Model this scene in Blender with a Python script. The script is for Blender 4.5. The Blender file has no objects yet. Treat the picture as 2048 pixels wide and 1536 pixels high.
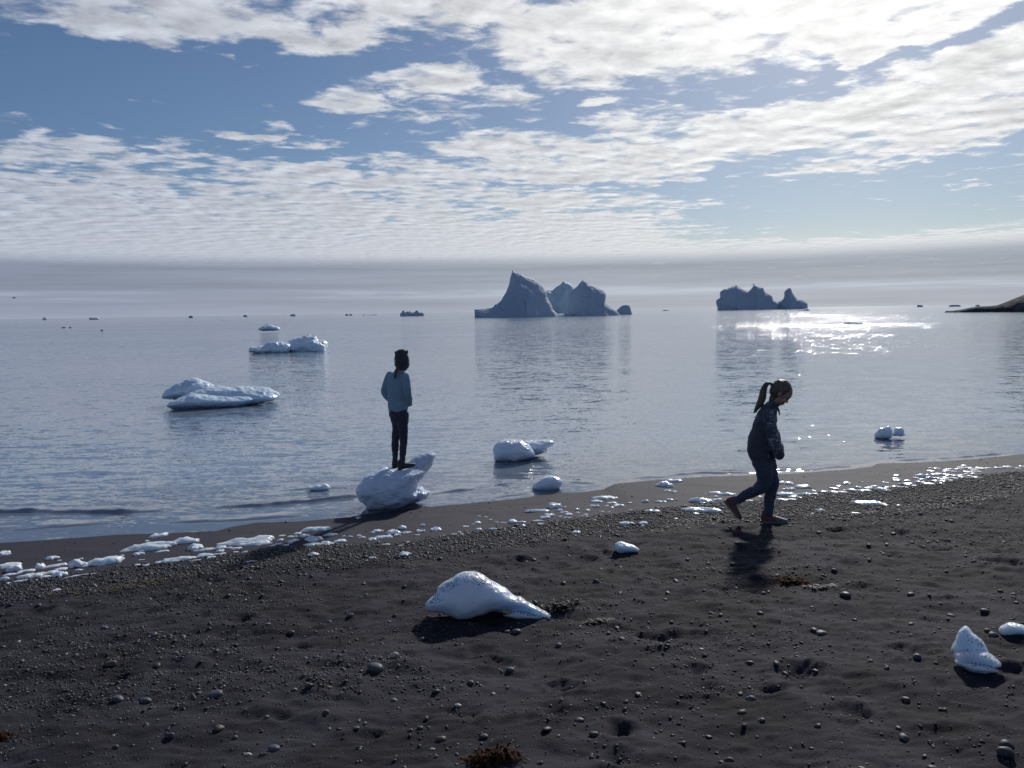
import bpy, math, random
import numpy as np
from mathutils import Vector, Matrix
from mathutils.geometry import delaunay_2d_cdt

rnd = random.Random(7)
rng = np.random.default_rng(11)
scene = bpy.context.scene
COL = scene.collection

# ------------------------------------------------------------------ camera
F = 1547.0                       # focal length in pixels of the 2048 wide photograph
PITCH = math.radians(5.35)
ROLL = math.radians(0.867)
CAM = np.array([0.0, 0.0, 2.2])
fwd = np.array([0, math.cos(PITCH), -math.sin(PITCH)])
up0 = np.array([0, math.sin(PITCH), math.cos(PITCH)])
rt0 = np.array([1.0, 0, 0])
right = math.cos(ROLL) * rt0 - math.sin(ROLL) * up0
upv = math.cos(ROLL) * up0 + math.sin(ROLL) * rt0
cam_data = bpy.data.cameras.new('camera')
cam = bpy.data.objects.new('camera', cam_data)
COL.objects.link(cam)
m = Matrix.Identity(4)
for i in range(3):
    m[i][0] = right[i]; m[i][1] = upv[i]; m[i][2] = -fwd[i]; m[i][3] = CAM[i]
cam.matrix_world = m
cam_data.sensor_width = 36.0
cam_data.lens = 36.0 * F / 2048.0
cam_data.clip_start = 0.05
cam_data.clip_end = 60000
scene.camera = cam

scene.render.resolution_x = 1024
scene.render.resolution_y = 768
scene.view_settings.view_transform = 'Standard'
scene.view_settings.look = 'None'
scene.view_settings.exposure = 0.62
scene.view_settings.gamma = 1.0
scene.cycles.use_denoising = True
scene.cycles.max_bounces = 6
scene.cycles.diffuse_bounces = 3
scene.cycles.glossy_bounces = 3
scene.cycles.transmission_bounces = 3
scene.cycles.caustics_reflective = False
scene.cycles.caustics_refractive = False
scene.cycles.sample_clamp_indirect = 4.0

SUN_AZ = math.radians(23.0)
SUN_EL = math.radians(30.0)
SUN_DIR = np.array([math.sin(SUN_AZ) * math.cos(SUN_EL), math.cos(SUN_AZ) * math.cos(SUN_EL), math.sin(SUN_EL)])


def ray(px, py):
    v = fwd * F + right * (px - 1024.0) + upv * (768.0 - py)
    return v / np.linalg.norm(v)


# ------------------------------------------------------------------ node helper
class NT:
    def __init__(self, tree):
        self.t = tree; self.n = tree.nodes; self.l = tree.links

    def new(self, typ, **kw):
        nd = self.n.new(typ)
        for k, v in kw.items():
            setattr(nd, k, v)
        return nd

    def put(self, sock, v):
        if hasattr(v, 'is_output') or isinstance(v, bpy.types.NodeSocket):
            self.l.new(v, sock)
        elif v is not None:
            sock.default_value = v

    def m(self, op, a, b=None, c=None, clamp=False):
        nd = self.new('ShaderNodeMath', operation=op, use_clamp=clamp)
        self.put(nd.inputs[0], a)
        if b is not None: self.put(nd.inputs[1], b)
        if c is not None: self.put(nd.inputs[2], c)
        return nd.outputs[0]

    def vm(self, op, a, b=None, s=None):
        nd = self.new('ShaderNodeVectorMath', operation=op)
        self.put(nd.inputs[0], a)
        if b is not None: self.put(nd.inputs[1], b)
        if s is not None: self.put(nd.inputs['Scale'], s)
        return nd.outputs['Value'] if op in ('DOT_PRODUCT', 'LENGTH', 'DISTANCE') else nd.outputs[0]

    def mr(self, v, a, b, c=0.0, d=1.0, smooth=True):
        nd = self.new('ShaderNodeMapRange', interpolation_type='SMOOTHSTEP' if smooth else 'LINEAR')
        for i, x in enumerate((v, a, b, c, d)):
            self.put(nd.inputs[i], x)
        return nd.outputs[0]

    def noise(self, vec, scale, detail=4.0, rough=0.55, dist=0.0, out='Fac'):
        nd = self.new('ShaderNodeTexNoise')
        self.put(nd.inputs['Vector'], vec)
        nd.inputs['Scale'].default_value = scale
        nd.inputs['Detail'].default_value = detail
        nd.inputs['Roughness'].default_value = rough
        nd.inputs['Distortion'].default_value = dist
        return nd.outputs[out]

    def vor(self, vec, scale, feature='F1', out='Distance', rand=1.0):
        nd = self.new('ShaderNodeTexVoronoi', feature=feature)
        self.put(nd.inputs['Vector'], vec)
        nd.inputs['Scale'].default_value = scale
        nd.inputs['Randomness'].default_value = rand
        return nd.outputs[out]

    def map(self, vec, loc=(0, 0, 0), rot=(0, 0, 0), scale=(1, 1, 1), typ='POINT'):
        nd = self.new('ShaderNodeMapping', vector_type=typ)
        self.put(nd.inputs['Vector'], vec)
        nd.inputs['Location'].default_value = loc
        nd.inputs['Rotation'].default_value = rot
        nd.inputs['Scale'].default_value = scale
        return nd.outputs[0]

    def mix(self, f, a, b):
        nd = self.new('ShaderNodeMix', data_type='RGBA')
        self.put(nd.inputs[0], f)
        for s, v in ((nd.inputs[6], a), (nd.inputs[7], b)):
            if isinstance(v, (tuple, list)) and len(v) == 3: v = (*v, 1)
            self.put(s, v)
        return nd.outputs[2]

    def bump(self, h, strength=1.0, dist=0.01, normal=None):
        nd = self.new('ShaderNodeBump')
        self.put(nd.inputs['Height'], h)
        self.put(nd.inputs['Strength'], strength)
        self.put(nd.inputs['Distance'], dist)
        if normal is not None: self.put(nd.inputs['Normal'], normal)
        return nd.outputs[0]


def material(name):
    mt = bpy.data.materials.new(name)
    mt.use_nodes = True
    nt = NT(mt.node_tree)
    return mt, nt, nt.n['Principled BSDF']


# ------------------------------------------------------------------ world: sky with clouds
world = bpy.data.worlds.new('World')
scene.world = world
world.use_nodes = True
w = NT(world.node_tree)
bg = w.n['Background']
bg.inputs['Strength'].default_value = 1.0
world.cycles.sampling_method = 'MANUAL'
world.cycles.sample_map_resolution = 512
SKY_K = 0.050 * 0.71
sky = w.new('ShaderNodeTexSky', sky_type='NISHITA')
sky.sun_disc = False
sky.sun_elevation = SUN_EL
sky.sun_rotation = SUN_AZ
sky.altitude = 0
sky.air_density = 1.0
sky.dust_density = 0.6
sky.ozone_density = 2.5
tc = w.new('ShaderNodeTexCoord')
D = w.vm('NORMALIZE', tc.outputs['Generated'])
sp = w.new('ShaderNodeSeparateXYZ'); w.put(sp.inputs[0], D)
dx, dy, dz = sp.outputs
az = w.m('ARCTAN2', dx, dy)
el = w.m('ARCSINE', dz)
cmb = w.new('ShaderNodeCombineXYZ'); w.put(cmb.inputs[0], az); w.put(cmb.inputs[1], el)
AE = cmb.outputs[0]
# cloud layer plane
hz = w.m('MAXIMUM', w.m('ADD', dz, 0.035), 0.02)
cp = w.new('ShaderNodeCombineXYZ')
w.put(cp.inputs[0], w.m('DIVIDE', dx, hz)); w.put(cp.inputs[1], w.m('DIVIDE', dy, hz))
P = cp.outputs[0]
# wobble of the hand placed cloud fields so that their borders are ragged
wob = w.noise(P, 1.6, 6, 0.62, out='Color')
wv = w.vm('SCALE', w.vm('SUBTRACT', wob, (0.5, 0.5, 0.5)), s=0.20)
wv = w.vm('MULTIPLY', wv, (1.2, 0.34, 0))
AEw = w.vm('ADD', AE, wv)


def aeof(px, py):
    r = ray(px, py)
    return math.atan2(r[0], r[1]), math.asin(r[2])


spw = w.new('ShaderNodeSeparateXYZ'); w.put(spw.inputs[0], AEw)


def cloud_field(acc, px, py, wpx, hpx, rot, amp):
    """adds one soft patch of cloud; the running sum rides along as z so that the nodes are evaluated one after another"""
    a, e = aeof(px, py)
    cv = w.new('ShaderNodeCombineXYZ')
    w.put(cv.inputs[0], spw.outputs[0]); w.put(cv.inputs[1], spw.outputs[1]); w.put(cv.inputs[2], acc)
    v = w.map(cv.outputs[0], loc=(a, e, 0), rot=(0, 0, math.radians(rot)), scale=(wpx / F, hpx / F, 1), typ='TEXTURE')
    q = w.vm('DOT_PRODUCT', w.vm('MULTIPLY', v, (1, 1, 0)), v)
    g = w.m('EXPONENT', w.m('MULTIPLY', w.m('MULTIPLY', q, q), -0.7))
    if hpx < 30 and amp > 0: amp = amp * 1.3
    if amp < 0: amp = amp * .75
    return w.m('MULTIPLY_ADD', g, amp, acc)


# px, py of the photograph, half sizes, rotation, amount
CLOUDS = [
    (150, 0, 300, 38, 0, .80), (560, 20, 220, 52, -4, .85), (265, 62, 95, 24, -8, .60), (590, 66, 70, 24, -10, .5),
    (697, 76, 48, 11, 0, .5), (860, -10, 150, 40, 0, .8), (1000, 40, 90, 60, 0, .4), (130, 95, 30, 8, 0, .30), (262, 118, 35, 12, 0, .32), (428, 94, 22, 8, 0, .3), (798, 85, 30, 6, 0, .35),
    (1500, -40, 560, 100, 0, .85), (1130, 100, 190, 52, 4, .85), (1420, 70, 240, 76, 8, .75), (1880, 20, 260, 45, 10, .8), (1750, 70, 120, 40, 20, .5),
    (845, 160, 95, 26, 0, .75), (880, 205, 70, 36, 5, .65), (710, 200, 90, 24, -3, .7), (545, 250, 50, 13, 14, .65), (490, 272, 60, 8, 0, .5), (430, 235, 50, 8, 0, .35),
    (1000, 192, 55, 16, 0, .65), (1210, 212, 40, 10, 0, .6), (605, 290, 55, 6, 0, .5), (538, 214, 48, 9, 0, .6), (1240, 248, 60, 11, 0, .5), (830, 260, 26, 5, 0, .4),
    (1340, 285, 420, 36, 5, .95), (1650, 225, 330, 40, 12, .9), (1900, 215, 200, 48, 14, .85), (1930, 120, 150, 26, 22, .75), (1720, 130, 34, 20, 20, .5), (1960, 265, 120, 14, 6, .6),
    (990, 285, 100, 26, 0, .75), (1650, 335, 110, 11, 10, .55), (1860, 375, 60, 5, 8, .5), (1970, 372, 75, 5, 5, .5), (1910, 305, 50, 8, 4, .5), (1820, 320, 60, 9, 14, .5),
    (130, 284, 90, 13, -3, .6), (240, 262, 60, 8, -3, .38), (190, 318, 120, 18, 0, .6), (60, 352, 100, 8, 0, .55), (255, 368, 75, 14, 0, .65), (378, 322, 38, 22, 0, .5),
    (560, 345, 110, 16, 0, .60), (760, 325, 100, 12, 0, .55), (860, 350, 200, 14, 0, .55), (640, 375, 200, 22, 0, .60), (1100, 345, 160, 16, 0, .5), (1260, 350, 110, 12, 0, .42), (1230, 405, 140, 20, 0, .45), (1000, 390, 240, 20, 0, .52),
    (1090, 412, 60, 14, 0, .5), (1390, 415, 60, 4, 8, .5), (1330, 432, 60, 8, 0, .4), (1370, 462, 90, 10, 2, .5), (1180, 455, 160, 18, 0, .6), (1520, 350, 40, 4, 0, .35),
    (300, 470, 800, 74, 0, .95), (-300, 470, 600, 110, 0, 1.0), (880, 470, 380, 48, -3, .85), (300, 580, 1500, 70, 0, 1.0),
    (1300, 560, 1600, 62, .6, 1.2), (1900, 500, 600, 25, 1, .9), (2300, 560, 700, 60, 0, .8),
    (-500, 200, 350, 60, 0, .5), (2500, 300, 300, 80, 10, .6), (2600, 0, 400, 90, 10, .6),
    # holes
    (300, 175, 420, 65, 6, -.5), (1500, 145, 80, 14, 10, -.4), (1660, 120, 50, 22, -40, -.8), (1900, 65, 110, 13, 20, -.8), (1700, 160, 70, 20, 25, -.5),
    (1180, 250, 200, 14, 4, -.2), (1780, 420, 380, 40, 2, -.4), (170, 462, 30, 4, 0, -.6), (400, 452, 30, 4, 0, -.6), (620, 445, 40, 4, 0, -.5), (790, 185, 20, 8, 0, -.3), (1090, 25, 40, 10, 10, -.5), (1720, 232, 40, 8, 10, -.5), (1590, 235, 60, 7, 8, -.5), (1450, 300, 50, 7, 3, -.5),
]
cov = 0.0
for c in CLOUDS:
    cov = cloud_field(cov, *c)
Pst = w.map(P, rot=(0, 0, math.radians(-14)), scale=(1.0, 1.0, 1))
n1 = w.noise(Pst, 2.3, 8, 0.60, 0.35)
n2 = w.noise(w.map(P, rot=(0, 0, math.radians(-10)), scale=(1.0, 1.1, 1)), 6.0, 5, 0.58, 0.3)
cov = w.m('ADD', w.m('MINIMUM', cov, 1.25), w.mr(dy, .3, -.3, 0, .34))  # extra cloud cover behind the camera, added as fill for shaded faces
n3 = w.noise(w.map(P, rot=(0, 0, math.radians(-20)), scale=(0.8, 1.2, 1)), 13.0, 3, 0.6, 0.3)
nn = w.m('ADD', w.m('MULTIPLY', w.m('SUBTRACT', n1, 0.5), 2.0), w.m('MULTIPLY', w.m('SUBTRACT', n2, 0.5), w.mr(el, .05, .14, 1.2, 2.7)))
nn = w.m('ADD', nn, w.m('MULTIPLY', w.m('SUBTRACT', n3, 0.5), .9))
dens = w.m('ADD', cov, nn)
mask = w.mr(dens, 0.20, 1.10)
# relief of the clouds: the same field a step towards the sun
Psun = w.vm('ADD', P, (0.09 * math.sin(SUN_AZ), 0.09 * math.cos(SUN_AZ), 0))
Psun2 = w.map(Psun, rot=(0, 0, math.radians(-10)), scale=(1.0, 1.1, 1))
n2s = w.noise(Psun2, 6.0, 5, 0.58, 0.3)
relief = w.m('MULTIPLY', w.m('SUBTRACT', n2, n2s), w.mr(el, .03, .13))
thick = w.mr(dens, 0.7, 1.7)
sun_dot = w.vm('DOT_PRODUCT', D, tuple(SUN_DIR))
glow = w.m('POWER', w.m('MAXIMUM', sun_dot, 0.0), 5.0)
glow2 = w.m('POWER', w.m('MAXIMUM', sun_dot, 0.0), 30.0)
ccol = w.mix(glow, (0.385, 0.415, 0.49), (0.75, 0.745, 0.72))
lum = w.m('ADD', 1.16, w.m('MULTIPLY', relief, 1.1))
lum = w.m('SUBTRACT', lum, w.m('MULTIPLY', thick, w.m('MULTIPLY', w.mr(n1, .42, .66), w.mr(el, .08, .16, 0, .30))))
lum = w.m('ADD', lum, w.m('MULTIPLY', glow2, 0.6))
# long flat grey layers low over the sea
lay = w.noise(w.map(AE, scale=(1.2, 42, 1)), 1.0, 4, 0.5, 0.3)
lay2 = w.noise(w.map(AE, loc=(3, 5, 0), scale=(4, 110, 1)), 1.0, 5, 0.65, 0.3)
lowband = w.m('MULTIPLY', w.mr(el, 0.076, 0.056), w.mr(el, -0.002, 0.010, 0.8, 1.0))
strip = w.m('MULTIPLY', w.mr(el, 0.014, 0.022), w.mr(el, 0.034, 0.026))
ldark = w.m('ADD', w.mr(lay, 0.25, 0.75, 0.50, 0.34), w.m('MULTIPLY', w.m('SUBTRACT', lay2, .5), .30))
ldark = w.m('SUBTRACT', ldark, w.m('MULTIPLY', strip, w.mr(lay2, .4, .62, .04, .26)))
lum = w.m('MULTIPLY', lum, w.m('SUBTRACT', 1.0, w.m('MULTIPLY', w.m('MULTIPLY', lowband, w.mr(el, .006, .030, .80, 1.0)), ldark)))
back = w.mr(dy, -0.25, 0.25, 0.95, 1.0)
lum = w.m('MULTIPLY', w.m('MULTIPLY', lum, back), 0.69)
lcol = w.vm('SCALE', ccol, s=lum)
tint = w.mix(lowband, (1, 1, 1), (0.90, 0.955, 1.07))
lcol = w.vm('MULTIPLY', lcol, tint)
skyc = w.vm('SCALE', sky.outputs[0], s=SKY_K)
skyc = w.vm('MULTIPLY', skyc, (0.78, 0.91, 1.10))
skyc = w.vm('MULTIPLY', skyc, w.mix(glow, (1, 1, 1), (1.0, .92, .85)))
# thin veil everywhere low in front
mask2 = w.m('MAXIMUM', w.m('MULTIPLY', mask, .94), w.mr(el, 0.10, 0.015, 0.0, 0.9))
fin = w.mix(mask2, skyc, lcol)
w.put(bg.inputs['Color'], fin)

sun_d = bpy.data.lights.new('sun', 'SUN')
sun_d.energy = 2.0
sun_d.angle = math.radians(3.0)
sun_d.color = (1.0, 0.955, 0.90)
sun_o = bpy.data.objects.new('sun', sun_d)
COL.objects.link(sun_o)
sun_o.rotation_euler = Vector(-SUN_DIR).to_track_quat('-Z', 'Y').to_euler()


# ------------------------------------------------------------------ numpy noise
def _hash(ix, iy, iz, seed):
    h = (ix.astype(np.int64) * 374761393 + iy.astype(np.int64) * 668265263 + iz.astype(np.int64) * 2147483647 + seed * 1274126177) & 0xffffffff
    h = ((h ^ (h >> 13)) * 1274126177) & 0xffffffff
    h = h ^ (h >> 16)
    return (h & 0xffff) / 65535.0


def vnoise(x, y, z=None, seed=0):
    x = np.asarray(x, float); y = np.asarray(y, float)
    z = np.zeros_like(x) if z is None else np.asarray(z, float)
    xi, yi, zi = np.floor(x), np.floor(y), np.floor(z)
    fx, fy, fz = x - xi, y - yi, z - zi
    fx = fx * fx * (3 - 2 * fx); fy = fy * fy * (3 - 2 * fy); fz = fz * fz * (3 - 2 * fz)
    r = 0
    for a in (0, 1):
        for b in (0, 1):
            for c in (0, 1):
                wgt = (fx if a else 1 - fx) * (fy if b else 1 - fy) * (fz if c else 1 - fz)
                r = r + wgt * _hash(xi + a, yi + b, zi + c, seed)
    return r * 2 - 1


def fbm(x, y, z=None, octv=4, seed=0, gain=0.5):
    s, a, f = 0, 1.0, 1.0
    for k in range(octv):
        s = s + a * vnoise(np.asarray(x) * f, np.asarray(y) * f, None if z is None else np.asarray(z) * f, seed + k * 17)
        a *= gain; f *= 2.03
    return s


def sstep(a, b, x):
    t = np.clip((np.asarray(x, float) - a) / (b - a), 0, 1)
    return t * t * (3 - 2 * t)


# ------------------------------------------------------------------ shore geometry
def plane_pt(px, py, z=0.0):
    r = ray(px, py); t = (z - CAM[2]) / r[2]
    return CAM + t * r


SHORE_PX = [(0, 1086), (120, 1078), (239, 1069), (340, 1066), (434, 1062), (458, 1055), (513, 1045), (595, 1043), (700, 1034), (730, 1028), (830, 1016),
            (900, 1010), (1022, 998.6), (1066, 993), (1107, 986), (1168, 984), (1205, 979), (1229, 968), (1266, 964), (1315, 960), (1400, 954),
            (1511, 950), (1593, 947), (1651, 942), (1700, 938.6), (1743, 933), (1759, 926.6), (1805, 926), (1883, 923), (1961, 917), (2009, 912), (2048, 908)]
SH = np.array([plane_pt(*p)[:2] for p in SHORE_PX])
SH = SH[np.argsort(SH[:, 0])]
SHX = np.concatenate([[-2000, SH[0, 0] - 3], SH[:, 0], [SH[-1, 0] + 3, 3000]])
SHY = np.concatenate([[SH[0, 1] - 350, SH[0, 1] - 0.5], SH[:, 1], [SH[-1, 1] + 1.0, SH[-1, 1] + 1000]])


def inland(x, y):
    return (np.interp(x, SHX, SHY) - y) * 0.95


def base_z(d):
    d = np.asarray(d, float)
    land = 0.070 * np.clip(d, 0, 7.5) + 0.02 * np.clip(d - 7.5, 0, 20)
    sea = -0.10 * np.clip(-d, 0, 40)
    return np.where(d > 0, land, sea)


def smooth_z(x, y):
    return base_z(inland(x, y))


def pix_ground(px, py, fn=smooth_z, lift=0.0):
    r = ray(px, py)
    t = (0.3 - CAM[2]) / r[2]
    for _ in range(40):
        p = CAM + t * r
        t = (float(fn(np.array(p[0]), np.array(p[1]))) + lift - CAM[2]) / r[2]
    return CAM + t * r


def band_line(pts):
    q = np.array([pix_ground(*p)[:2] for p in pts])
    q = q[np.argsort(q[:, 0])]
    return q


GU = band_line([(0, 1165), (100, 1160), (250, 1135), (400, 1115), (600, 1095), (800, 1090), (1000, 1060), (1200, 1035), (1400, 1012), (1500, 1005), (1650, 990), (1800, 978), (1950, 955), (2048, 945)])
GL = band_line([(0, 1205), (200, 1185), (350, 1160), (500, 1140), (700, 1130), (900, 1110), (1100, 1085), (1300, 1060), (1400, 1045), (1550, 1040), (1700, 1035), (1800, 1030), (1950, 1000), (2048, 985)])


def gravel_w(x, y):
    yu = np.interp(x, GU[:, 0], GU[:, 1]); yl = np.interp(x, GL[:, 0], GL[:, 1])
    return sstep(yl - 0.18, yl + 0.12, y) * (1 - sstep(yu - 0.10, yu + 0.22, y))


def dry_w(x, y):
    yl = np.interp(x, GL[:, 0], GL[:, 1])
    return 1 - sstep(yl - 0.25, yl + 0.25, y)


# footprints and hollows: px, py, width px, depth m
PITS = [(240, 1352, 62, .035), (680, 1370, 74, .045), (740, 1466, 50, .03), (930, 1425, 76, .03), (1000, 1322, 60, .03), (1125, 1372, 64, .045),
        (1105, 1422, 60, .04), (1325, 1278, 110, .035), (1240, 1455, 60, .04), (1395, 1342, 62, .03), (1240, 1512, 60, .035), (1668, 1060, 48, .03), (1038, 1120, 46, .03),
        (1262, 1092, 40, .02), (1190, 1096, 50, .025), (1170, 1120, 60, .025), (1600, 1345, 90, .04), (1440, 1108, 50, .02), (1872, 1098, 56, .03),
        (2025, 1128, 80, .04), (500, 1172, 54, .03), (70, 1226, 54, .03), (420, 1160, 40, .02), (1800, 1066, 40, .02), (1540, 1378, 60, .03),
        (1380, 1270, 80, .03), (1830, 1310, 70, .03), (2020, 1350, 60, .03), (560, 1185, 50, .02), (160, 1215, 50, .02), (620, 1240, 60, .02),
        (1560, 1110, 50, .02), (1250, 1150, 70, .02), (1420, 1185, 80, .02), (960, 1150, 50, .02), (880, 1135, 40, .015), (1330, 1130, 60, .02),
        (1700, 1130, 50, .02), (1480, 1060, 60, .02), (440, 1265, 50, .018), (560, 1430, 50, .02), (1700, 1420, 60, .02), (1900, 1460, 70, .02)]
PW = []
for (px, py, wd, dp) in PITS:
    q = pix_ground(px, py); dist = np.linalg.norm(q - CAM)
    PW.append((q[0], q[1], max(0.5 * wd * dist / F, .05), rnd.uniform(-.5, .5), dp, rnd.uniform(.75, 1.15)))
for k in range(170):
    x = rnd.uniform(-6, 9); y = rnd.uniform(2.4, 9.5)
    if dry_w(np.array(x), np.array(y)) < .6: continue
    PW.append((x, y, rnd.uniform(.05, .13), rnd.uniform(-.8, .8), rnd.uniform(.008, .022), rnd.uniform(.6, 1.2)))


def gz(x, y):
    x = np.asarray(x, float); y = np.asarray(y, float)
    d = inland(x, y)
    z = base_z(d)
    near = (np.abs(x) < 30) & (y > -10) & (y < 40)
    dr = dry_w(x, y); gw = gravel_w(x, y)
    z = z + gw * 0.012 + dr * sstep(0, 1.5, dr) * 0
    amp = np.where(near, 1.0, 0.3)
    z = z + amp * dr * (0.020 * fbm(x * 1.6, y * 2.2, octv=3, seed=3) + 0.011 * fbm(x * 6.5, y * 9, octv=3, seed=9) + 0.0045 * fbm(x * 26, y * 30, octv=3, seed=5))
    z = z + amp * gw * 0.004 * fbm(x * 22, y * 22, octv=2, seed=15)
    z = z + amp * sstep(0.0, 0.5, d) * (1 - dr) * 0.005 * fbm(x * 3, y * 4, octv=3, seed=21)
    for (cx, cy, r, rot, dp, asp) in PW:
        mk = (np.abs(x - cx) < 3 * r) & (np.abs(y - cy) < 3 * r)
        if not np.any(mk): continue
        ux = (x[mk] - cx) if x.ndim else (x - cx)
        uy = (y[mk] - cy) if x.ndim else (y - cy)
        a = (ux * math.cos(rot) + uy * math.sin(rot)) / r
        b = (-ux * math.sin(rot) + uy * math.cos(rot)) / (r * asp)
        q = np.sqrt(a * a + b * b) + 0.35 * vnoise(ux * 14 + cx * 7, uy * 14 + cy * 3, seed=31) + 0.2 * vnoise(ux * 36 + cx * 7, uy * 36, seed=33)
        v = -dp * .9 * (1 - sstep(0.0, 1.1, q)) + dp * 0.25 * np.exp(-((q - 1.25) / .3) ** 2)
        if x.ndim: z[mk] += v
        else: z = z + v
    return z


def g1(x, y):
    return float(gz(np.array([x]), np.array([y]))[0])


def pixg(px, py):
    q = pix_ground(px, py)
    q[2] = g1(q[0], q[1])
    return q


# ------------------------------------------------------------------ mesh helpers
def tag(o, label=None, cat=None, group=None, kind=None):
    if label: o['label'] = label
    if cat: o['category'] = cat
    if group: o['group'] = group
    if kind: o['kind'] = kind
    return o


def mesh_np(name, verts, faces, smooth=True):
    me = bpy.data.meshes.new(name)
    verts = np.asarray(verts, np.float32); faces = np.asarray(faces, np.int32)
    me.vertices.add(len(verts)); me.vertices.foreach_set('co', verts.ravel())
    k = faces.shape[1]
    me.loops.add(faces.size); me.loops.foreach_set('vertex_index', faces.ravel())
    me.polygons.add(len(faces)); me.polygons.foreach_set('loop_start', np.arange(0, faces.size, k, dtype=np.int32))
    me.update(calc_edges=True)
    if smooth: me.polygons.foreach_set('use_smooth', np.ones(len(faces), bool))
    me.validate()
    return me


def link(name, me, mat=None, parent=None, loc=None):
    o = bpy.data.objects.new(name, me)
    COL.objects.link(o)
    if mat is not None: me.materials.clear(); me.materials.append(mat)
    if parent is not None: o.parent = parent
    if loc is not None: o.location = loc
    return o


def geo_axis(lo, hi, step, out, grow=1.25):
    a = list(np.arange(lo, hi + step, step)); s = step
    while a[-1] < out[1]:
        s *= grow; a.append(a[-1] + s)
    b = [a[0]]; s = step
    while b[-1] > out[0]:
        s *= grow; b.append(b[-1] - s)
    return np.array(b[:0:-1] + a)


def grid_mesh(name, X, Y, fn):
    xx, yy = np.meshgrid(X, Y)
    zz = fn(xx.ravel(), yy.ravel())
    V = np.stack([xx.ravel(), yy.ravel(), zz], 1)
    nx, ny = len(X), len(Y)
    i = np.arange(nx * ny).reshape(ny, nx)
    Fc = np.stack([i[:-1, :-1].ravel(), i[:-1, 1:].ravel(), i[1:, 1:].ravel(), i[1:, :-1].ravel()], 1)
    return mesh_np(name, V, Fc), V


# ------------------------------------------------------------------ materials
mat_sand, s, b = material('black_sand')
geo = s.new('ShaderNodeNewGeometry'); pos = geo.outputs['Position']
at = s.new('ShaderNodeAttribute', attribute_name='wet'); wet = at.outputs['Fac']
at2 = s.new('ShaderNodeAttribute', attribute_name='gravel'); grv = at2.outputs['Fac']
c1 = s.noise(pos, 1.7, 5, .6); c2 = s.noise(pos, 160, 3, .7); c3 = s.noise(pos, 14, 4, .6)
colr = s.mix(s.mr(c1, .38, .62), (0.0085, 0.0085, 0.0145), (0.027, 0.026, 0.037))
colr = s.mix(s.mr(c3, .45, .75, 0, .5), colr, (0.010, 0.010, 0.014))
colr = s.mix(s.mr(c2, .55, .8, 0, .5), colr, (0.10, 0.095, 0.09))
colr = s.mix(s.m('MULTIPLY', grv, .55), colr, (0.016, 0.018, 0.023))
wetc = s.mix(s.mr(c2, .5, .8, 0, .5), (0.031, 0.031, 0.045), (0.06, 0.06, 0.074))
colr = s.mix(wet, colr, wetc)
s.put(b.inputs['Base Color'], colr)
s.put(b.inputs['Roughness'], s.mr(wet, 0, 1, .9, .80))
b.inputs['Specular IOR Level'].default_value = .25
gr1 = s.noise(pos, 95, 3, .7); gr2 = s.noise(pos, 330, 2, .6); vo = s.vor(pos, 70)
hh = s.m('ADD', s.m('MULTIPLY', gr1, .8), s.m('MULTIPLY', gr2, .35))
hh = s.m('ADD', hh, s.m('MULTIPLY', s.m('SUBTRACT', 1.0, vo), s.mr(grv, 0, 1, .15, .9)))
s.put(b.inputs['Normal'], s.bump(hh, s.mr(wet, 0, 1, .9, .35), .006))

mat_stone, s, b = material('beach_stone')
at = s.new('ShaderNodeAttribute', attribute_name='shade'); sh = at.outputs['Fac']
geo = s.new('ShaderNodeNewGeometry')
cr = s.new('ShaderNodeValToRGB'); s.put(cr.inputs[0], sh)
e = cr.color_ramp.elements
e[0].position = 0; e[0].color = (0.016, 0.017, 0.022, 1)
e[1].position = 1; e[1].color = (0.42, 0.40, 0.36, 1)
for p_, c_ in ((.45, (0.032, 0.034, 0.042, 1)), (.75, (0.060, 0.060, 0.066, 1)), (.9, (0.10, 0.097, 0.098, 1)), (.975, (0.20, 0.185, 0.165, 1))):
    x_ = e.new(p_); x_.color = c_
nz = s.noise(geo.outputs['Position'], 160, 3, .6)
s.put(b.inputs['Base Color'], s.mix(s.mr(nz, .4, .7, 0, .35), cr.outputs[0], (0.02, 0.02, 0.022)))
b.inputs['Roughness'].default_value = .55
b.inputs['Specular IOR Level'].default_value = .4


def stone_plain(name, c):
    mt, s, b = material(name)
    tcn = s.new('ShaderNodeTexCoord')
    n = s.noise(tcn.outputs['Object'], 45, 4, .6)
    s.put(b.inputs['Base Color'], s.mix(s.mr(n, .35, .7), c, tuple(v * .55 for v in c)))
    b.inputs['Roughness'].default_value = .6
    s.put(b.inputs['Normal'], s.bump(n, .4, .003))
    return mt


ST_DARK = stone_plain('dark_stone', (.040, .043, .053))
ST_GREY = stone_plain('grey_stone', (.085, .088, .105))
ST_PALE = stone_plain('pale_stone', (.42, .40, .37))
ST_BROWN = stone_plain('brown_stone', (.10, .075, .06))


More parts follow.
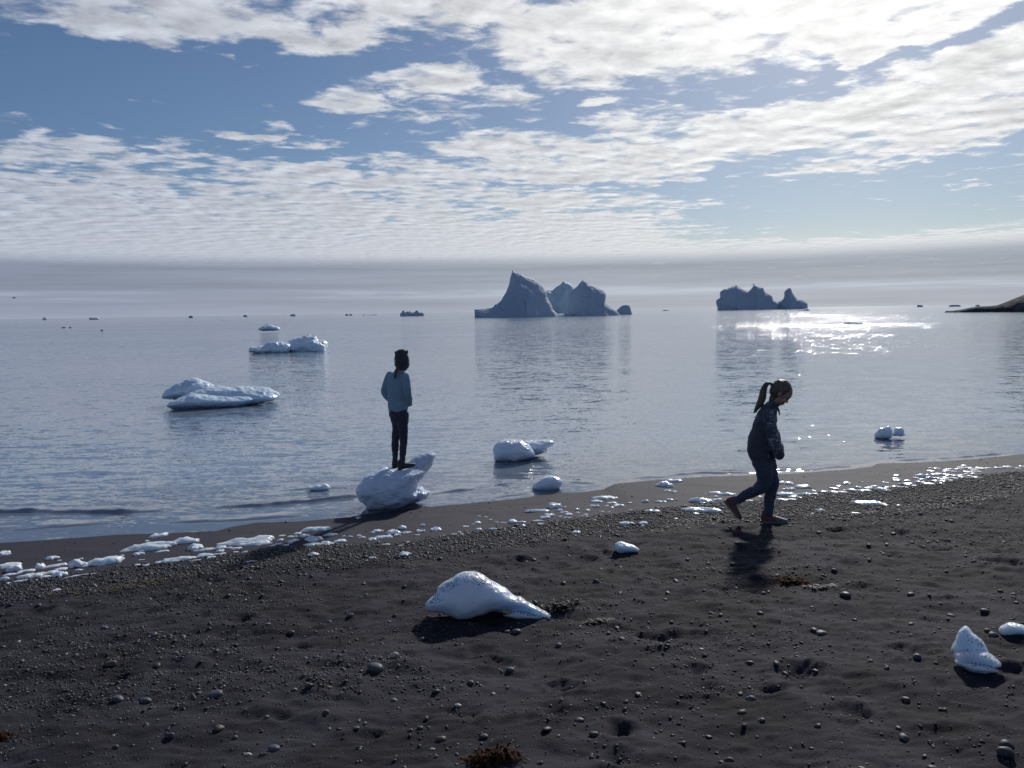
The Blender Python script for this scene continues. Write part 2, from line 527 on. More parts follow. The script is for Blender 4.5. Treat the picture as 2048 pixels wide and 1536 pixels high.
def ice_material(name, col, sss=0.0, rad=(.15, .3, .45), sss_scale=.2, rough=.3, bump=(6, .02, .5), dirt=0.0, streak=False, spec=.5):
    mt, s, b = material(name)
    tcn = s.new('ShaderNodeTexCoord'); oc = tcn.outputs['Object']
    geo = s.new('ShaderNodeNewGeometry')
    n = s.noise(oc, bump[0], 5, .55)
    n3 = s.noise(oc, bump[0] * .4, 3, .5)
    c = s.mix(s.mr(n3, .35, .65), col, tuple(min(1, v * k) for v, k in zip(col, (.86, .93, .98))))
    h = s.m('ADD', s.m('MULTIPLY', n, .8), s.m('MULTIPLY', s.m('POWER', s.vor(oc, bump[0] * 1.7), 1.5), .5))
    h = s.m('ADD', h, s.m('MULTIPLY', s.noise(oc, bump[0] * 7, 3, .6), .22))
    if streak:
        n4 = s.noise(s.map(oc, rot=(0, math.radians(-25), 0), scale=(1, 1, 5)), bump[0] * 1.2, 4, .6)
        h = s.m('ADD', s.m('MULTIPLY', n, .6), s.m('MULTIPLY', n4, .9))
    if dirt > 0:
        sepn = s.new('ShaderNodeSeparateXYZ'); s.put(sepn.inputs[0], geo.outputs['Normal'])
        ocw = s.vm('ADD', oc, s.vm('SCALE', s.noise(oc, 50, 2, .6, out='Color'), s=.012))
        specks = s.mr(s.vor(ocw, 105), .48, .34)
        big = s.mr(s.noise(oc, 8, 4, .65), .40, .52)
        upm = s.mr(sepn.outputs[2], .42, .75)
        dm = s.m('MULTIPLY', s.m('MULTIPLY', specks, big), s.m('MULTIPLY', upm, dirt))
        c = s.mix(dm, c, (.03, .03, .032))
    s.put(b.inputs['Base Color'], c)
    b.inputs['Roughness'].default_value = rough
    b.inputs['IOR'].default_value = 1.31
    b.inputs['Specular IOR Level'].default_value = spec
    if sss > 0:
        b.inputs['Subsurface Weight'].default_value = sss
        b.inputs['Subsurface Radius'].default_value = rad
        b.inputs['Subsurface Scale'].default_value = sss_scale
    s.put(b.inputs['Normal'], s.bump(h, bump[2], bump[1]))
    return mt


ICE_CLEAR = ice_material('melting_ice', (.80, .84, .93), .9, (.5, .62, .8), .08, .22, (10, .016, .6))
ICE_DIRTY = ice_material('dirty_ice', (.80, .84, .93), .9, (.5, .62, .8), .08, .24, (12, .014, .6), dirt=1.0)
ICE_RIDGED = ice_material('ridged_ice', (.72, .79, .93), .8, (.5, .62, .8), .06, .16, (8, .04, .9), streak=True)
ICE_FLOE = ice_material('floating_ice', (.74, .83, .92), .6, (.4, .55, .75), .12, .35, (4, .04, .5))
ICE_SCRAP = ice_material('small_ice', (.84, .86, .90), .6, (.5, .58, .68), .02, .3, (40, .004, .4))
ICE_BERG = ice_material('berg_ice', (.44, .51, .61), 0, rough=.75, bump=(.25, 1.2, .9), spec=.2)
ICE_BOUNCE = ice_material('bounce_lit_berg_ice', (.55, .66, .72), .5, (.5, .7, .8), 2.0, rough=.7, bump=(.25, 1.0, .8), spec=.2)  # paler than the other berg ice: bounced light and haze put into the colour
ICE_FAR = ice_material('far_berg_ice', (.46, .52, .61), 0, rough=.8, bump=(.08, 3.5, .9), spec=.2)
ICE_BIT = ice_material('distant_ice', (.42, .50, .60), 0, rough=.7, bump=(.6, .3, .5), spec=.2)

# water
mat_water, s, b = material('sea_water')
geo = s.new('ShaderNodeNewGeometry'); pos = geo.outputs['Position']
at = s.new('ShaderNodeAttribute', attribute_name='depth'); dep = at.outputs['Fac']
spx = s.new('ShaderNodeSeparateXYZ'); s.put(spx.inputs[0], pos)
rng_ = s.m('POWER', s.m('ADD', s.m('MULTIPLY', spx.outputs[0], spx.outputs[0]), s.m('MULTIPLY', spx.outputs[1], spx.outputs[1])), .5)
patch = s.noise(s.map(pos, scale=(.012, .03, 1)), 1.0, 4, .6, .4)
# a breeze has roughened the water in a belt off the shore; further out it lies smooth
bx = s.vm('DIVIDE', s.vm('SUBTRACT', pos, (46, 92, 0)), (34, 52, 1))
bxw = s.vm('ADD', bx, s.vm('SCALE', s.vm('SUBTRACT', s.noise(s.map(pos, scale=(.05, .05, 1)), 1.0, 3, .6, out='Color'), (.5, .5, .5)), s=.9))
belt = s.m('MULTIPLY', s.mr(s.vm('LENGTH', s.vm('MULTIPLY', bxw, (1, 1, 0))), 1.5, .2), 1.9)
belt = s.m('ADD', belt, s.mr(rng_, 500, 1500, 0, .15))
near = s.mr(rng_, 9, 30, .62, .7)
spk = s.mr(s.noise(s.map(pos, scale=(.9, .22, 1)), 1.0, 3, .6), .42, .62, .45, 1.15)
ampl = s.m('MULTIPLY', s.m('ADD', s.m('MULTIPLY', near, s.mr(rng_, 90, 40)), s.m('ADD', s.m('ADD', .50, s.m('MULTIPLY', s.m('MULTIPLY', s.mr(rng_, 22, 90), s.mr(rng_, 700, 160, .30, 1.0)), 1.7)), s.m('MULTIPLY', s.m('MULTIPLY', belt, spk), .40))), s.mr(patch, .35, .62, .62, 1.15))
calm = s.mr(dep, 0.01, 0.16, .30, 1.0)
ampl = s.m('MULTIPLY', ampl, calm)


def slope(rot, scale, k, d=3):
    nz = s.noise(s.map(pos, rot=(0, 0, rot), scale=scale), 1.0, d, .6, .35, out='Color')
    return s.vm('MULTIPLY', s.vm('SUBTRACT', nz, (.5, .5, .5)), k)


sl = s.vm('ADD', slope(.10, (.9, 2.4, 1), (.22, .24, 0)), slope(-.15, (3.2, 8.5, 1), (.34, .42, 0)))
sl = s.vm('ADD', sl, slope(.25, (11, 26, 1), (.34, .34, 0), 2))
sl = s.vm('SCALE', sl, s=ampl)
nrm_w = s.vm('NORMALIZE', s.vm('ADD', geo.outputs['Normal'], sl))
s.put(b.inputs['Base Color'], s.mix(s.mr(dep, 0, .35), (.14, .155, .185), (.20, .26, .34)))
s.put(b.inputs['Roughness'], s.mr(rng_, 14, 160, .04, .10))
b.inputs['IOR'].default_value = 2.9
b.inputs['Specular IOR Level'].default_value = .6
s.put(b.inputs['Normal'], nrm_w)

mat_foam, s, b = material('foam')
b.inputs['Base Color'].default_value = (.75, .78, .82, 1)
b.inputs['Roughness'].default_value = .5

mat_head, s, b = material('headland_rock')
geo = s.new('ShaderNodeNewGeometry')
n = s.noise(geo.outputs['Position'], .35, 6, .65)
s.put(b.inputs['Base Color'], s.mix(s.mr(n, .4, .65), (.035, .038, .05), (.10, .10, .11)))
b.inputs['Roughness'].default_value = .95
b.inputs['Specular IOR Level'].default_value = .1
s.put(b.inputs['Normal'], s.bump(n, .8, 1.2))

mat_kelp, s, b = material('brown_seaweed')
tcn = s.new('ShaderNodeTexCoord')
n = s.noise(tcn.outputs['Object'], 30, 4, .6)
s.put(b.inputs['Base Color'], s.mix(s.mr(n, .35, .65), (.035, .013, .006), (.085, .035, .014)))
b.inputs['Roughness'].default_value = .9
b.inputs['Specular IOR Level'].default_value = .15
mat_kelpd, s, b = material('dark_seaweed')
b.inputs['Base Color'].default_value = (.018, .015, .014, 1)
b.inputs['Roughness'].default_value = .6
mat_kelpy, s, b = material('yellow_seaweed')
b.inputs['Base Color'].default_value = (.10, .075, .025, 1)
b.inputs['Roughness'].default_value = .6

# ------------------------------------------------------------------ ground
GX = geo_axis(-7.4, 9.4, 0.024, (-3000, 3000), 1.30)
ys = [2.3]
while ys[-1] < 13.2: ys.append(ys[-1] + 0.010 + (ys[-1] - 2.3) * 0.0032)
lo = [ys[0]]; st = .02
while lo[-1] > -3000: st *= 1.35; lo.append(lo[-1] - st)
hi = []; st = .05; q = ys[-1]
while q < 3000: st *= 1.3; q += st; hi.append(q)
GY = np.array(lo[:0:-1] + ys + hi)
me, V = grid_mesh('ground', GX, GY, gz)
d_ = inland(V[:, 0], V[:, 1])
wetv = (1 - dry_w(V[:, 0], V[:, 1])) * (1 - .8 * gravel_w(V[:, 0], V[:, 1]))
a_ = me.attributes.new('wet', 'FLOAT', 'POINT'); a_.data.foreach_set('value', wetv.astype(np.float32))
a_ = me.attributes.new('gravel', 'FLOAT', 'POINT'); a_.data.foreach_set('value', gravel_w(V[:, 0], V[:, 1]).astype(np.float32))
ground = link('ground', me, mat_sand)
tag(ground, 'black sand beach sloping down to the sea', kind='structure')

# ------------------------------------------------------------------ water
RIDGE = [([(-200, 1022), (0, 1024), (150, 1023), (250, 1028), (330, 1022)], .040), ([(420, 1015), (520, 1012), (620, 1003), (740, 992)], .036),
         ([(850, 990), (900, 984), (960, 978)], .035), ([(1126, 966), (1150, 964), (1205, 966)], .035), ([(560, 980), (700, 975)], .012), ([(1240, 958), (1310, 954), (1400, 948), (1500, 945), (1600, 941), (1700, 933), (1740, 927)], .016), ([(1760, 921), (1880, 917), (1960, 911), (2040, 904)], .016), ([(0, 1060), (120, 1052), (260, 1046)], .012), ([(300, 1045), (480, 1040), (620, 1030)], .014), ([(960, 1000), (1080, 985)], .012)]
RW = []
for pts, a in RIDGE:
    q = np.array([plane_pt(*p)[:2] for p in pts])
    RW.append((q, a))


def wz(x, y):
    z = np.zeros_like(x)
    mk = (x > -14) & (x < 16) & (y > 6) & (y < 30)
    X = x[mk]; Y = y[mk]
    h = 0.0045 * fbm(X * 1.2, Y * 3.2, octv=4, seed=41, gain=.6)
    dd = -inland(X, Y)
    h = h * sstep(0.0, .8, dd)
    for q, a in RW:
        xc = np.interp(X, q[:, 0], q[:, 1])
        endw = sstep(q[0, 0] - .1, q[0, 0] + .5, X) * (1 - sstep(q[-1, 0] - .5, q[-1, 0] + .1, X))
        u = Y - xc + .05 * fbm(X * 2.5, X * 0, octv=3, seed=51)
        prof = np.where(u < 0, np.exp(-(u / .035) ** 2), np.exp(-(u / .16) ** 2))
        h = h + endw * a * prof * (1 + .35 * fbm(X * 5, Y * 3, octv=2, seed=61))
    z[mk] = h
    return z


WX = geo_axis(-9, 12, 0.035, (-30000, 30000), 1.3)
wy = [6.2]
while wy[-1] < 14: wy.append(wy[-1] + .022 + max(0, wy[-1] - 9) * .006)
hi = []; st = .05; q = wy[-1]
while q < 42000: st *= 1.14; q += st; hi.append(q)
WY = np.array([-600, -200, -60, -20, -6, 0, 3, 5] + wy + hi)
me, V = grid_mesh('sea', WX, WY, wz)
a_ = me.attributes.new('depth', 'FLOAT', 'POINT')
a_.data.foreach_set('value', (-smooth_z(V[:, 0], V[:, 1])).astype(np.float32))
sea = link('sea', me, mat_water)
tag(sea, 'calm grey blue sea with fine ripples reaching to the horizon', kind='structure')


# ------------------------------------------------------------------ ice solids from an outline
def chaikin(p, n=1):
    for _ in range(n):
        q = np.roll(p, -1, 0)
        p = np.stack([p * .75 + q * .25, p * .25 + q * .75], 1).reshape(-1, 2)
    return p


def resample(p, s):
    q = np.vstack([p, p[:1]])
    L = np.linalg.norm(np.diff(q, axis=0), axis=1); c = np.concatenate([[0], np.cumsum(L)])
    n = max(8, int(c[-1] / s))
    t = np.linspace(0, c[-1], n, endpoint=False)
    return np.stack([np.interp(t, c, q[:, 0]), np.interp(t, c, q[:, 1])], 1)


def seg_dist(P_, poly):
    a = poly; b_ = np.roll(poly, -1, 0)
    best = np.full(len(P_), 1e9)
    for i in range(len(a)):
        ab = b_[i] - a[i]; ap = P_ - a[i]
        t = np.clip((ap @ ab) / max(ab @ ab, 1e-12), 0, 1)
        best = np.minimum(best, np.linalg.norm(ap - t[:, None] * ab, axis=1))
    return best


def inside(P_, poly):
    r = np.zeros(len(P_), bool)
    a = poly; b_ = np.roll(poly, -1, 0)
    for i in range(len(a)):
        c = ((a[i, 1] > P_[:, 1]) != (b_[i, 1] > P_[:, 1]))
        with np.errstate(divide='ignore', invalid='ignore'):
            xx = (b_[i, 0] - a[i, 0]) * (P_[:, 1] - a[i, 1]) / (b_[i, 1] - a[i, 1]) + a[i, 0]
        r ^= c & (P_[:, 0] < xx)
    return r


def solid(outline_px, dist, thick, rim, res, smooth=1, noise_a=0.0, noise_f=1.0, upright=False, seed=1, off=0.0, nscale=(1, 1, 1), facet=False, scal=0.0):
    """outline (photo pixels) taken to a plane at distance `dist`, swollen to a rounded body of real thickness.
    returns verts (world), faces"""
    px = np.array(outline_px, float)
    c0 = px.mean(0)
    r = ray(*c0)
    if upright:
        n = np.array([r[0], r[1], 0]); n /= np.linalg.norm(n)
    else:
        n = r
    org = CAM + r * (dist / max(r @ np.array([r[0], r[1], 0]) / np.linalg.norm([r[0], r[1]]), .1)) + n * off
    ex = np.cross(n, [0, 0, 1]); ex /= np.linalg.norm(ex)
    ez = np.cross(ex, n)
    P3 = []
    for p in px:
        rr = ray(*p); t = ((org - CAM) @ n) / (rr @ n)
        P3.append(CAM + rr * t - org)
    P3 = np.array(P3)
    poly = np.stack([P3 @ ex, P3 @ ez], 1)
    poly = resample(chaikin(poly, smooth) if smooth else poly, res)
    mn, mx = poly.min(0), poly.max(0)
    gx, gy = np.meshgrid(np.arange(mn[0], mx[0], res), np.arange(mn[1], mx[1], res * .87))
    gx[::2] += res * .5
    G = np.stack([gx.ravel(), gy.ravel()], 1)
    G = G[inside(G, poly)]
    dd = seg_dist(G, poly) if len(G) else np.zeros(0)
    G = G[dd > res * .55]; dd = dd[dd > res * .55]
    nb = len(poly)
    allp = [Vector(p) for p in poly] + [Vector(p) for p in G]
    vo, ed, fc, *_ = delaunay_2d_cdt(allp, [(i, (i + 1) % nb) for i in range(nb)], [], 1, 1e-7)
    vo = np.array([[v.x, v.y] for v in vo])
    D_ = np.zeros(len(vo)); D_[nb:nb + len(G)] = dd[:max(0, len(vo) - nb)]
    if len(vo) != nb + len(G):
        D_ = seg_dist(vo, poly); D_[D_ < res * .1] = 0
    k = np.clip(D_ / rim, 0, 1)
    t = thick * np.sqrt(np.clip(1 - (1 - k) ** 2, 0, 1))
    if facet:
        t = thick * np.clip(D_ / rim, 0, 1) ** .7
    def place(sgn):
        return org + vo[:, :1] * ex + vo[:, 1:] * ez + (sgn * t)[:, None] * n
    Fv = place(-1.0); Bv = place(1.0)
    N = len(vo)
    edge = D_ <= 1e-9
    bm_ = np.where(edge, np.arange(N), np.arange(N) + N)
    faces = []
    for f in fc:
        for j in range(1, len(f) - 1):
            a, b2, c = f[0], f[j], f[j + 1]
            faces.append((a, b2, c)); faces.append((bm_[a], bm_[c], bm_[b2]))
    V_ = np.vstack([Fv, Bv]); faces = np.array(faces)
    if noise_a > 0:
        nm = V_ - org
        nrm = np.zeros_like(V_)
        tri = V_[faces]; fn = np.cross(tri[:, 1] - tri[:, 0], tri[:, 2] - tri[:, 0])
        for j in range(3): np.add.at(nrm, faces[:, j], fn)
        nrm /= np.maximum(np.linalg.norm(nrm, axis=1, keepdims=True), 1e-12)
        q = V_ * noise_f * np.array(nscale)
        dsp = fbm(q[:, 0], q[:, 1], q[:, 2], octv=4, seed=seed)
        if scal:
            # melt hollows: the distance to the nearest of scattered centres makes cupped scallops with sharp rims
            r_ = np.random.default_rng(seed)
            lo_, hi_ = V_.min(0), V_.max(0); cell = scal
            nn_ = int(np.clip(1.6 * np.prod(np.maximum((hi_ - lo_) / cell, 1)), 20, 900))
            cc = r_.uniform(lo_, hi_, (nn_, 3)); best = np.full(len(V_), 9.0)
            for c_ in cc: best = np.minimum(best, np.linalg.norm((V_ - c_) / cell, axis=1))
            dsp = dsp * .7 + 1.6 * (np.clip(best, 0, 1.3) ** 2 - .5)
        kk = np.concatenate([k, k])
        V_ = V_ + nrm * (dsp * noise_a * (.25 + .75 * kk))[:, None]
    used = np.unique(faces)
    remap = np.zeros(len(V_), int); remap[used] = np.arange(len(used))
    return V_[used], remap[faces]


def merge(parts):
    Vs, Fs, o = [], [], 0
    for v, f in parts:
        Vs.append(v); Fs.append(f + o); o += len(v)
    return np.vstack(Vs), np.vstack(Fs)


def blend(V_, F_, vox, relief, scal, seed=5):
    me = mesh_np('tmp', V_, F_)
    o = bpy.data.objects.new('tmp', me); COL.objects.link(o)
    md = o.modifiers.new('r', 'REMESH'); md.mode = 'VOXEL'; md.voxel_size = vox
    sm = o.modifiers.new('s', 'SMOOTH'); sm.iterations = 5; sm.factor = .5
    dg = bpy.context.evaluated_depsgraph_get(); dg.update()
    m2 = bpy.data.meshes.new_from_object(o.evaluated_get(dg))
    bpy.data.objects.remove(o); bpy.data.meshes.remove(me)
    m2.calc_loop_triangles()
    n = len(m2.vertices)
    co = np.zeros(n * 3, np.float32); m2.vertices.foreach_get('co', co); co = co.reshape(-1, 3).astype(float)
    no = np.zeros(n * 3, np.float32); m2.vertices.foreach_get('normal', no); no = no.reshape(-1, 3).astype(float)
    tr = np.zeros(len(m2.loop_triangles) * 3, np.int32); m2.loop_triangles.foreach_get('vertices', tr)
    bpy.data.meshes.remove(m2)
    # cupped melt hollows with sharp crests between them, broken by finer noise
    r_ = np.random.default_rng(seed)
    q = co / scal; q = q + .35 * np.stack([vnoise(q[:, 0] * 1.7, q[:, 1] * 1.7, q[:, 2] * 1.7, seed=k) for k in (3, 4, 5)], 1)
    ci = np.floor(q); best = np.full(n, 9.0)
    for a in (-1, 0, 1):
        for b_ in (-1, 0, 1):
            for c_ in (-1, 0, 1):
                g = ci + np.array([a, b_, c_])
                pt = g + np.stack([_hash(g[:, 0], g[:, 1], g[:, 2], seed + j) for j in (1, 2, 3)], 1)
                best = np.minimum(best, np.linalg.norm(q - pt, axis=1))
    d = 1.5 * (np.clip(best, 0, 1.1) ** 2 - .35) + .5 * fbm(co[:, 0] / scal * 2, co[:, 1] / scal * 2, co[:, 2] / scal * 3, octv=3, seed=seed)
    return co + no * (relief * d)[:, None], tr.reshape(-1, 3)


def ice_obj(name, parts, mat, label, cat, group=None, sink=0.0, vox=None, relief=0.0, scal=.1):
    V_, F_ = merge(parts)
    if vox: V_, F_ = blend(V_, F_, vox, relief, scal)
    c = np.array([V_[:, 0].mean(), V_[:, 1].mean(), V_[:, 2].min()])
    me = mesh_np(name, V_ - c, F_)
    import bmesh
    bm = bmesh.new(); bm.from_mesh(me); bmesh.ops.recalc_face_normals(bm, faces=bm.faces); bm.to_mesh(me); bm.free()
    o = link(name, me, mat, loc=tuple(c - np.array([0, 0, sink])))
    return tag(o, label, cat, group)


def Z(origin, scale, pts):
    return [(origin[0] + x / scale, origin[1] + y / scale) for x, y in pts]


def hdist(px, py, z=0.0):
    p = plane_pt(px, py, z); return float(np.hypot(p[0], p[1]))


# main iceberg
o_ = (900, 520); sc = 5.12
parts = []
parts.append(solid(Z(o_, sc, [(235, 1300), (240, 500), (300, 490), (430, 475), (460, 440), (480, 442), (520, 410), (560, 330), (595, 240), (605, 180), (628, 120), (638, 95), (645, 112), (680, 118), (692, 106), (705, 122),
      (740, 135), (790, 165), (850, 190), (905, 228), (950, 280), (985, 320), (1010, 390), (1050, 450), (1065, 500), (1100, 540), (1180, 560), (1240, 1300)]), 300, 16, 14, .7, 0, 2.0, .14, True, 4, nscale=(1, 1, .4), facet=True, scal=8))
parts.append(solid(Z(o_, sc, [(960, 1300), (950, 330), (1000, 298), (1050, 310), (1070, 290), (1100, 268), (1130, 255), (1162, 212), (1190, 228), (1215, 232), (1240, 250), (1265, 275), (1280, 320), (1300, 1300)]), 345, 9, 7, .7, 0, 1.3, .2, True, 5, facet=True))
parts.append(solid(Z(o_, sc, [(1180, 1300), (1190, 540), (1225, 430), (1215, 360), (1260, 310), (1310, 270), (1345, 220), (1370, 202), (1400, 220), (1415, 240), (1470, 262), (1520, 280), (1570, 305), (1600, 340), (1605, 400), (1600, 430),
      (1640, 460), (1700, 515), (1745, 550), (1760, 1300)]), 322, 13, 11, .7, 0, 2.0, .2, True, 8, nscale=(1, 1, .5), facet=True, scal=7))
parts.append(solid(Z(o_, sc, [(1000, 1300), (1040, 570), (1060, 556), (1110, 548), (1190, 552), (1260, 560), (1340, 1300)]), 318, 14, 6, .9, 0, .6, .2, True, 19))
ice_obj('iceberg', [solid(Z(o_, sc, [(1690, 1300), (1700, 520), (1760, 465), (1800, 458), (1842, 462), (1852, 500), (1865, 550), (1866, 1300)]), 370, 5, 5, .7, 0, .5, .25, True, 9, facet=True)], ICE_BERG,
        'small flat topped blue block of ice off the right end of the big iceberg', 'iceberg')
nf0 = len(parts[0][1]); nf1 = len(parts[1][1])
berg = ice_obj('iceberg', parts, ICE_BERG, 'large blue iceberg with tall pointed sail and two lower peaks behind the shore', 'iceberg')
berg.data.materials.append(ICE_BOUNCE)
mi = np.zeros(len(berg.data.polygons), np.int32); mi[nf0:nf0 + nf1] = 1  # back peak takes the ice with bounced light in its colour
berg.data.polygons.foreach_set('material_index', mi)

# second iceberg
o_ = (1400, 540); sc = 3.1605
D2 = 900
parts = [solid(Z(o_, sc, [(110, 620), (108, 240), (100, 210), (102, 190), (125, 175), (128, 140), (150, 120), (180, 110), (215, 92), (232, 80), (250, 95), (275, 108), (295, 122), (303, 128), (320, 110), (332, 95), (335, 80), (350, 88), (375, 98), (402, 100), (410, 112), (420, 135),
      (445, 145), (460, 165), (470, 188), (500, 200), (520, 205), (540, 620)]), D2, 40, 34, 1.8, 0, 6.5, .06, True, 13, nscale=(1, 1, .5), facet=True, scal=20),
         solid(Z(o_, sc, [(480, 620), (495, 202), (525, 185), (535, 165), (533, 142), (550, 125), (565, 110), (575, 118), (582, 140), (600, 160), (620, 182), (650, 190), (680, 210), (683, 235), (690, 620)]), D2, 24, 20, 1.8, 0, 3.5, .07, True, 14, facet=True)]
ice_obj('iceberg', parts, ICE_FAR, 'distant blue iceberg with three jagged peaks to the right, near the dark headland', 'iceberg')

# headland
pts = [(1885, 640), (1887, 622), (1905, 620), (1918, 618), (1930, 616), (1945, 614), (1990, 612), (2005, 607), (2022, 600), (2035, 595), (2048, 590), (2120, 568), (2220, 548), (2350, 540), (2500, 552), (2600, 575), (2700, 640)]
hv = solid(pts, 260, 16, 14, 1.6, 0, 1.1, .2, True, 23)
V_, F_ = hv
me = mesh_np('headland', V_, F_)
hl = link('headland', me, mat_head); tag(hl, 'low dark rocky headland running out from the right', kind='structure')

# far ice on the water
FAR = [(90, 634, 10, 6, 'tiny white ice block on the horizon, leftmost of all'), (189, 634, 22, 6, 'white pointed bit of ice on the horizon right of the leftmost one'),
       (128, 653, 9, 3, 'dark low ice bit below the left end of the horizon'), (141, 653, 6, 3, 'dark speck of ice just right of the low dark bit, far left'),
       (204, 658.5, 6, 2.5, 'lone dark speck of ice low on the water, far left'), (382, 631, 9, 4, 'small grey ice hump on the horizon above the large near floe'),
       (449, 641, 9, 2.5, 'thin dark ice scrap below the horizon, left of the small dark floe'), (491, 629.5, 8, 3, 'small dark ice bit on the horizon above the lumpy floe'),
       (586, 628, 11, 3, 'flat ice bit on the horizon above and right of the small dark floe'), (694, 627.5, 7, 4, 'left of two dark ice humps on the horizon left of the big iceberg'),
       (702, 627.5, 6, 4, 'right of two dark ice humps on the horizon left of the big iceberg'), (728, 629, 6, 3, 'dark ice dot at the left end of a long flat ice strip on the horizon'),
       (746, 629, 28, 4, 'long flat dark strip of ice on the horizon left of the big iceberg'), (1571, 629, 6, 4, 'small dark ice bit below the distant three peaked iceberg'),
       (1333, 619.5, 16, 4, 'small ice bit on the horizon between the two icebergs'), (1707, 643.5, 40, 4, 'long thin dark ice strip in the sun glitter'),
       (1910, 609, 24, 4, 'flat dark ice strip on the horizon above the headland tip'), (1955, 609, 9, 4, 'small dark ice bit on the horizon above the headland slope'),
       (1840, 609.5, 12, 3, 'faint flat ice bit on the horizon left of the headland tip'), (622, 642.5, 5, 2, 'tiny ice speck on the water right of the small dark floe'),
       (744, 643.5, 6, 2, 'tiny ice speck on the water above the standing child'),        (1262, 645, 5, 2, 'tiny dark speck of ice on the water below the end of the big iceberg')]
for k, (px, py, wp, hp, lab) in enumerate(FAR):
    hzn = 639 - .0151 * px
    dist = min(2.2 * F / max(py + hp * .2 - hzn, 1.9), 1100)
    mpp = dist / F
    t_ = rnd.random()
    yb = py + hp * .5; hp = hp * .55
    poly = [(px - wp / 2, yb + 3), (px - wp / 2, yb - hp * .3), (px - wp * .25, yb - hp * (.6 + .4 * t_)), (px - wp * .05, yb - hp * .7), (px + wp * .2, yb - hp * (1 - .4 * t_)), (px + wp * .45, yb - hp * .3), (px + wp / 2, yb + 3)]
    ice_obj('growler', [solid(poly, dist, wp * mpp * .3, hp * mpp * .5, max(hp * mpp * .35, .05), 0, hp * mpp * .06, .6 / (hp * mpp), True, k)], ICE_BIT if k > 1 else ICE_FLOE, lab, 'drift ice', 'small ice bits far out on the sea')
# two larger far pieces
o_ = (500, 570); sc = 4.452
ice_obj('bergy_bit', [solid(Z(o_, sc, [(1335, 300), (1338, 250), (1352, 245), (1358, 228), (1375, 224), (1390, 240), (1400, 230), (1415, 238), (1425, 226), (1435, 240), (1465, 240), (1480, 228), (1495, 222), (1508, 240), (1545, 243), (1552, 250), (1552, 300)]), 560, 4, 2.2, .5, 0, .35, .5, True, 4)],
        ICE_BIT, 'low jagged chunk of ice on the horizon just left of the big iceberg', 'drift ice')
o_ = (1400, 540); sc = 3.1605
ice_obj('bergy_bit', [solid(Z(o_, sc, [(600, 275), (603, 254), (620, 252), (630, 246), (645, 252), (660, 246), (680, 242), (688, 250), (700, 256), (703, 275)]), 520, 3.5, 2, .5, 0, .3, .5, True, 6)],
        ICE_BIT, 'low flat chunk of ice floating at the right foot of the distant three peaked iceberg', 'drift ice')

# small dark floe
o_ = (300, 620); sc = 5.12
ice_obj('ice_floe', [solid(Z(o_, sc, [(1108, 215), (1110, 188), (1130, 175), (1160, 160), (1185, 150), (1230, 148), (1260, 152), (1290, 165), (1320, 172), (1335, 186), (1335, 215)]), 104, 1.2, .5, .10, 1, .12, 1.2, True, 61)],
        ICE_FLOE, 'small low floe with a dark blue base, farthest of the three floes at the left', 'ice floe', vox=0.05, relief=0.05, scal=0.5)
# lumpy floe
dB = hdist(600, 703)
pB = [solid(Z(o_, sc, [(1395, 470), (1400, 330), (1430, 305), (1500, 285), (1570, 262), (1630, 255), (1670, 262), (1700, 275), (1720, 300), (1740, 305), (1780, 300), (1810, 320), (1818, 350), (1822, 400), (1820, 470)]), dB + .5, 1.0, .7, .055, 1, .16, 2.6, True, 31, scal=.5),
      solid(Z(o_, sc, [(1550, 470), (1570, 330), (1620, 310), (1690, 300), (1750, 330), (1800, 360), (1815, 470)]), dB - .2, .6, .4, .055, 1, .12, 3.0, True, 33, scal=.5),
      solid(Z(o_, sc, [(1000, 455), (1000, 395), (1030, 375), (1090, 365), (1160, 360), (1200, 335), (1250, 325), (1310, 330), (1370, 325), (1420, 340), (1450, 365), (1440, 400), (1420, 470)]), dB - .3, .8, .5, .055, 1, .13, 3.0, True, 35, scal=.5)]
ice_obj('ice_floe', pB, ICE_FLOE, 'lumpy knobbly white and blue floe, middle of the three floes at the left', 'ice floe', vox=0.035, relief=0.06, scal=0.42)
# near floe
dA = hdist(450, 812)
pA = [solid(Z(o_, sc, [(125, 920), (125, 855), (200, 800), (290, 750), (350, 720), (410, 692), (480, 690), (540, 710), (620, 740), (680, 770), (720, 790), (760, 820), (780, 940)]), dA + .75, .55, .42, .04, 1, .04, 2.0, False, 41, scal=.35),
      solid(Z(o_, sc, [(300, 930), (360, 850), (420, 815), (500, 800), (600, 785), (700, 770), (800, 785), (900, 775), (1000, 782), (1100, 785), (1200, 790), (1280, 820), (1340, 855), (1330, 900), (1290, 930), (1100, 945), (800, 960)]), dA + .35, .55, .40, .04, 1, .05, 2.4, False, 43, scal=.35),
      solid(Z(o_, sc, [(600, 970), (700, 870), (800, 860), (900, 850), (960, 855), (1050, 850), (1150, 850), (1250, 855), (1320, 880), (1310, 925), (1180, 945), (1050, 970)]), dA + .1, .4, .28, .04, 1, .05, 2.6, False, 44, scal=.35),
      solid(Z(o_, sc, [(165, 1010), (160, 960), (230, 920), (330, 885), (420, 860), (520, 862), (620, 865), (720, 880), (850, 878), (980, 880), (1040, 895), (1070, 915), (1030, 945), (950, 980), (850, 1000), (600, 1010), (350, 1015)]), dA - .15, .45, .30, .035, 1, .05, 2.6, False, 47, scal=.35)]
ice_obj('ice_floe', pA, ICE_FLOE, 'large low pale blue floe with stepped ledges, nearest of the three floes at the left', 'ice floe', vox=0.022, relief=0.024, scal=0.26)

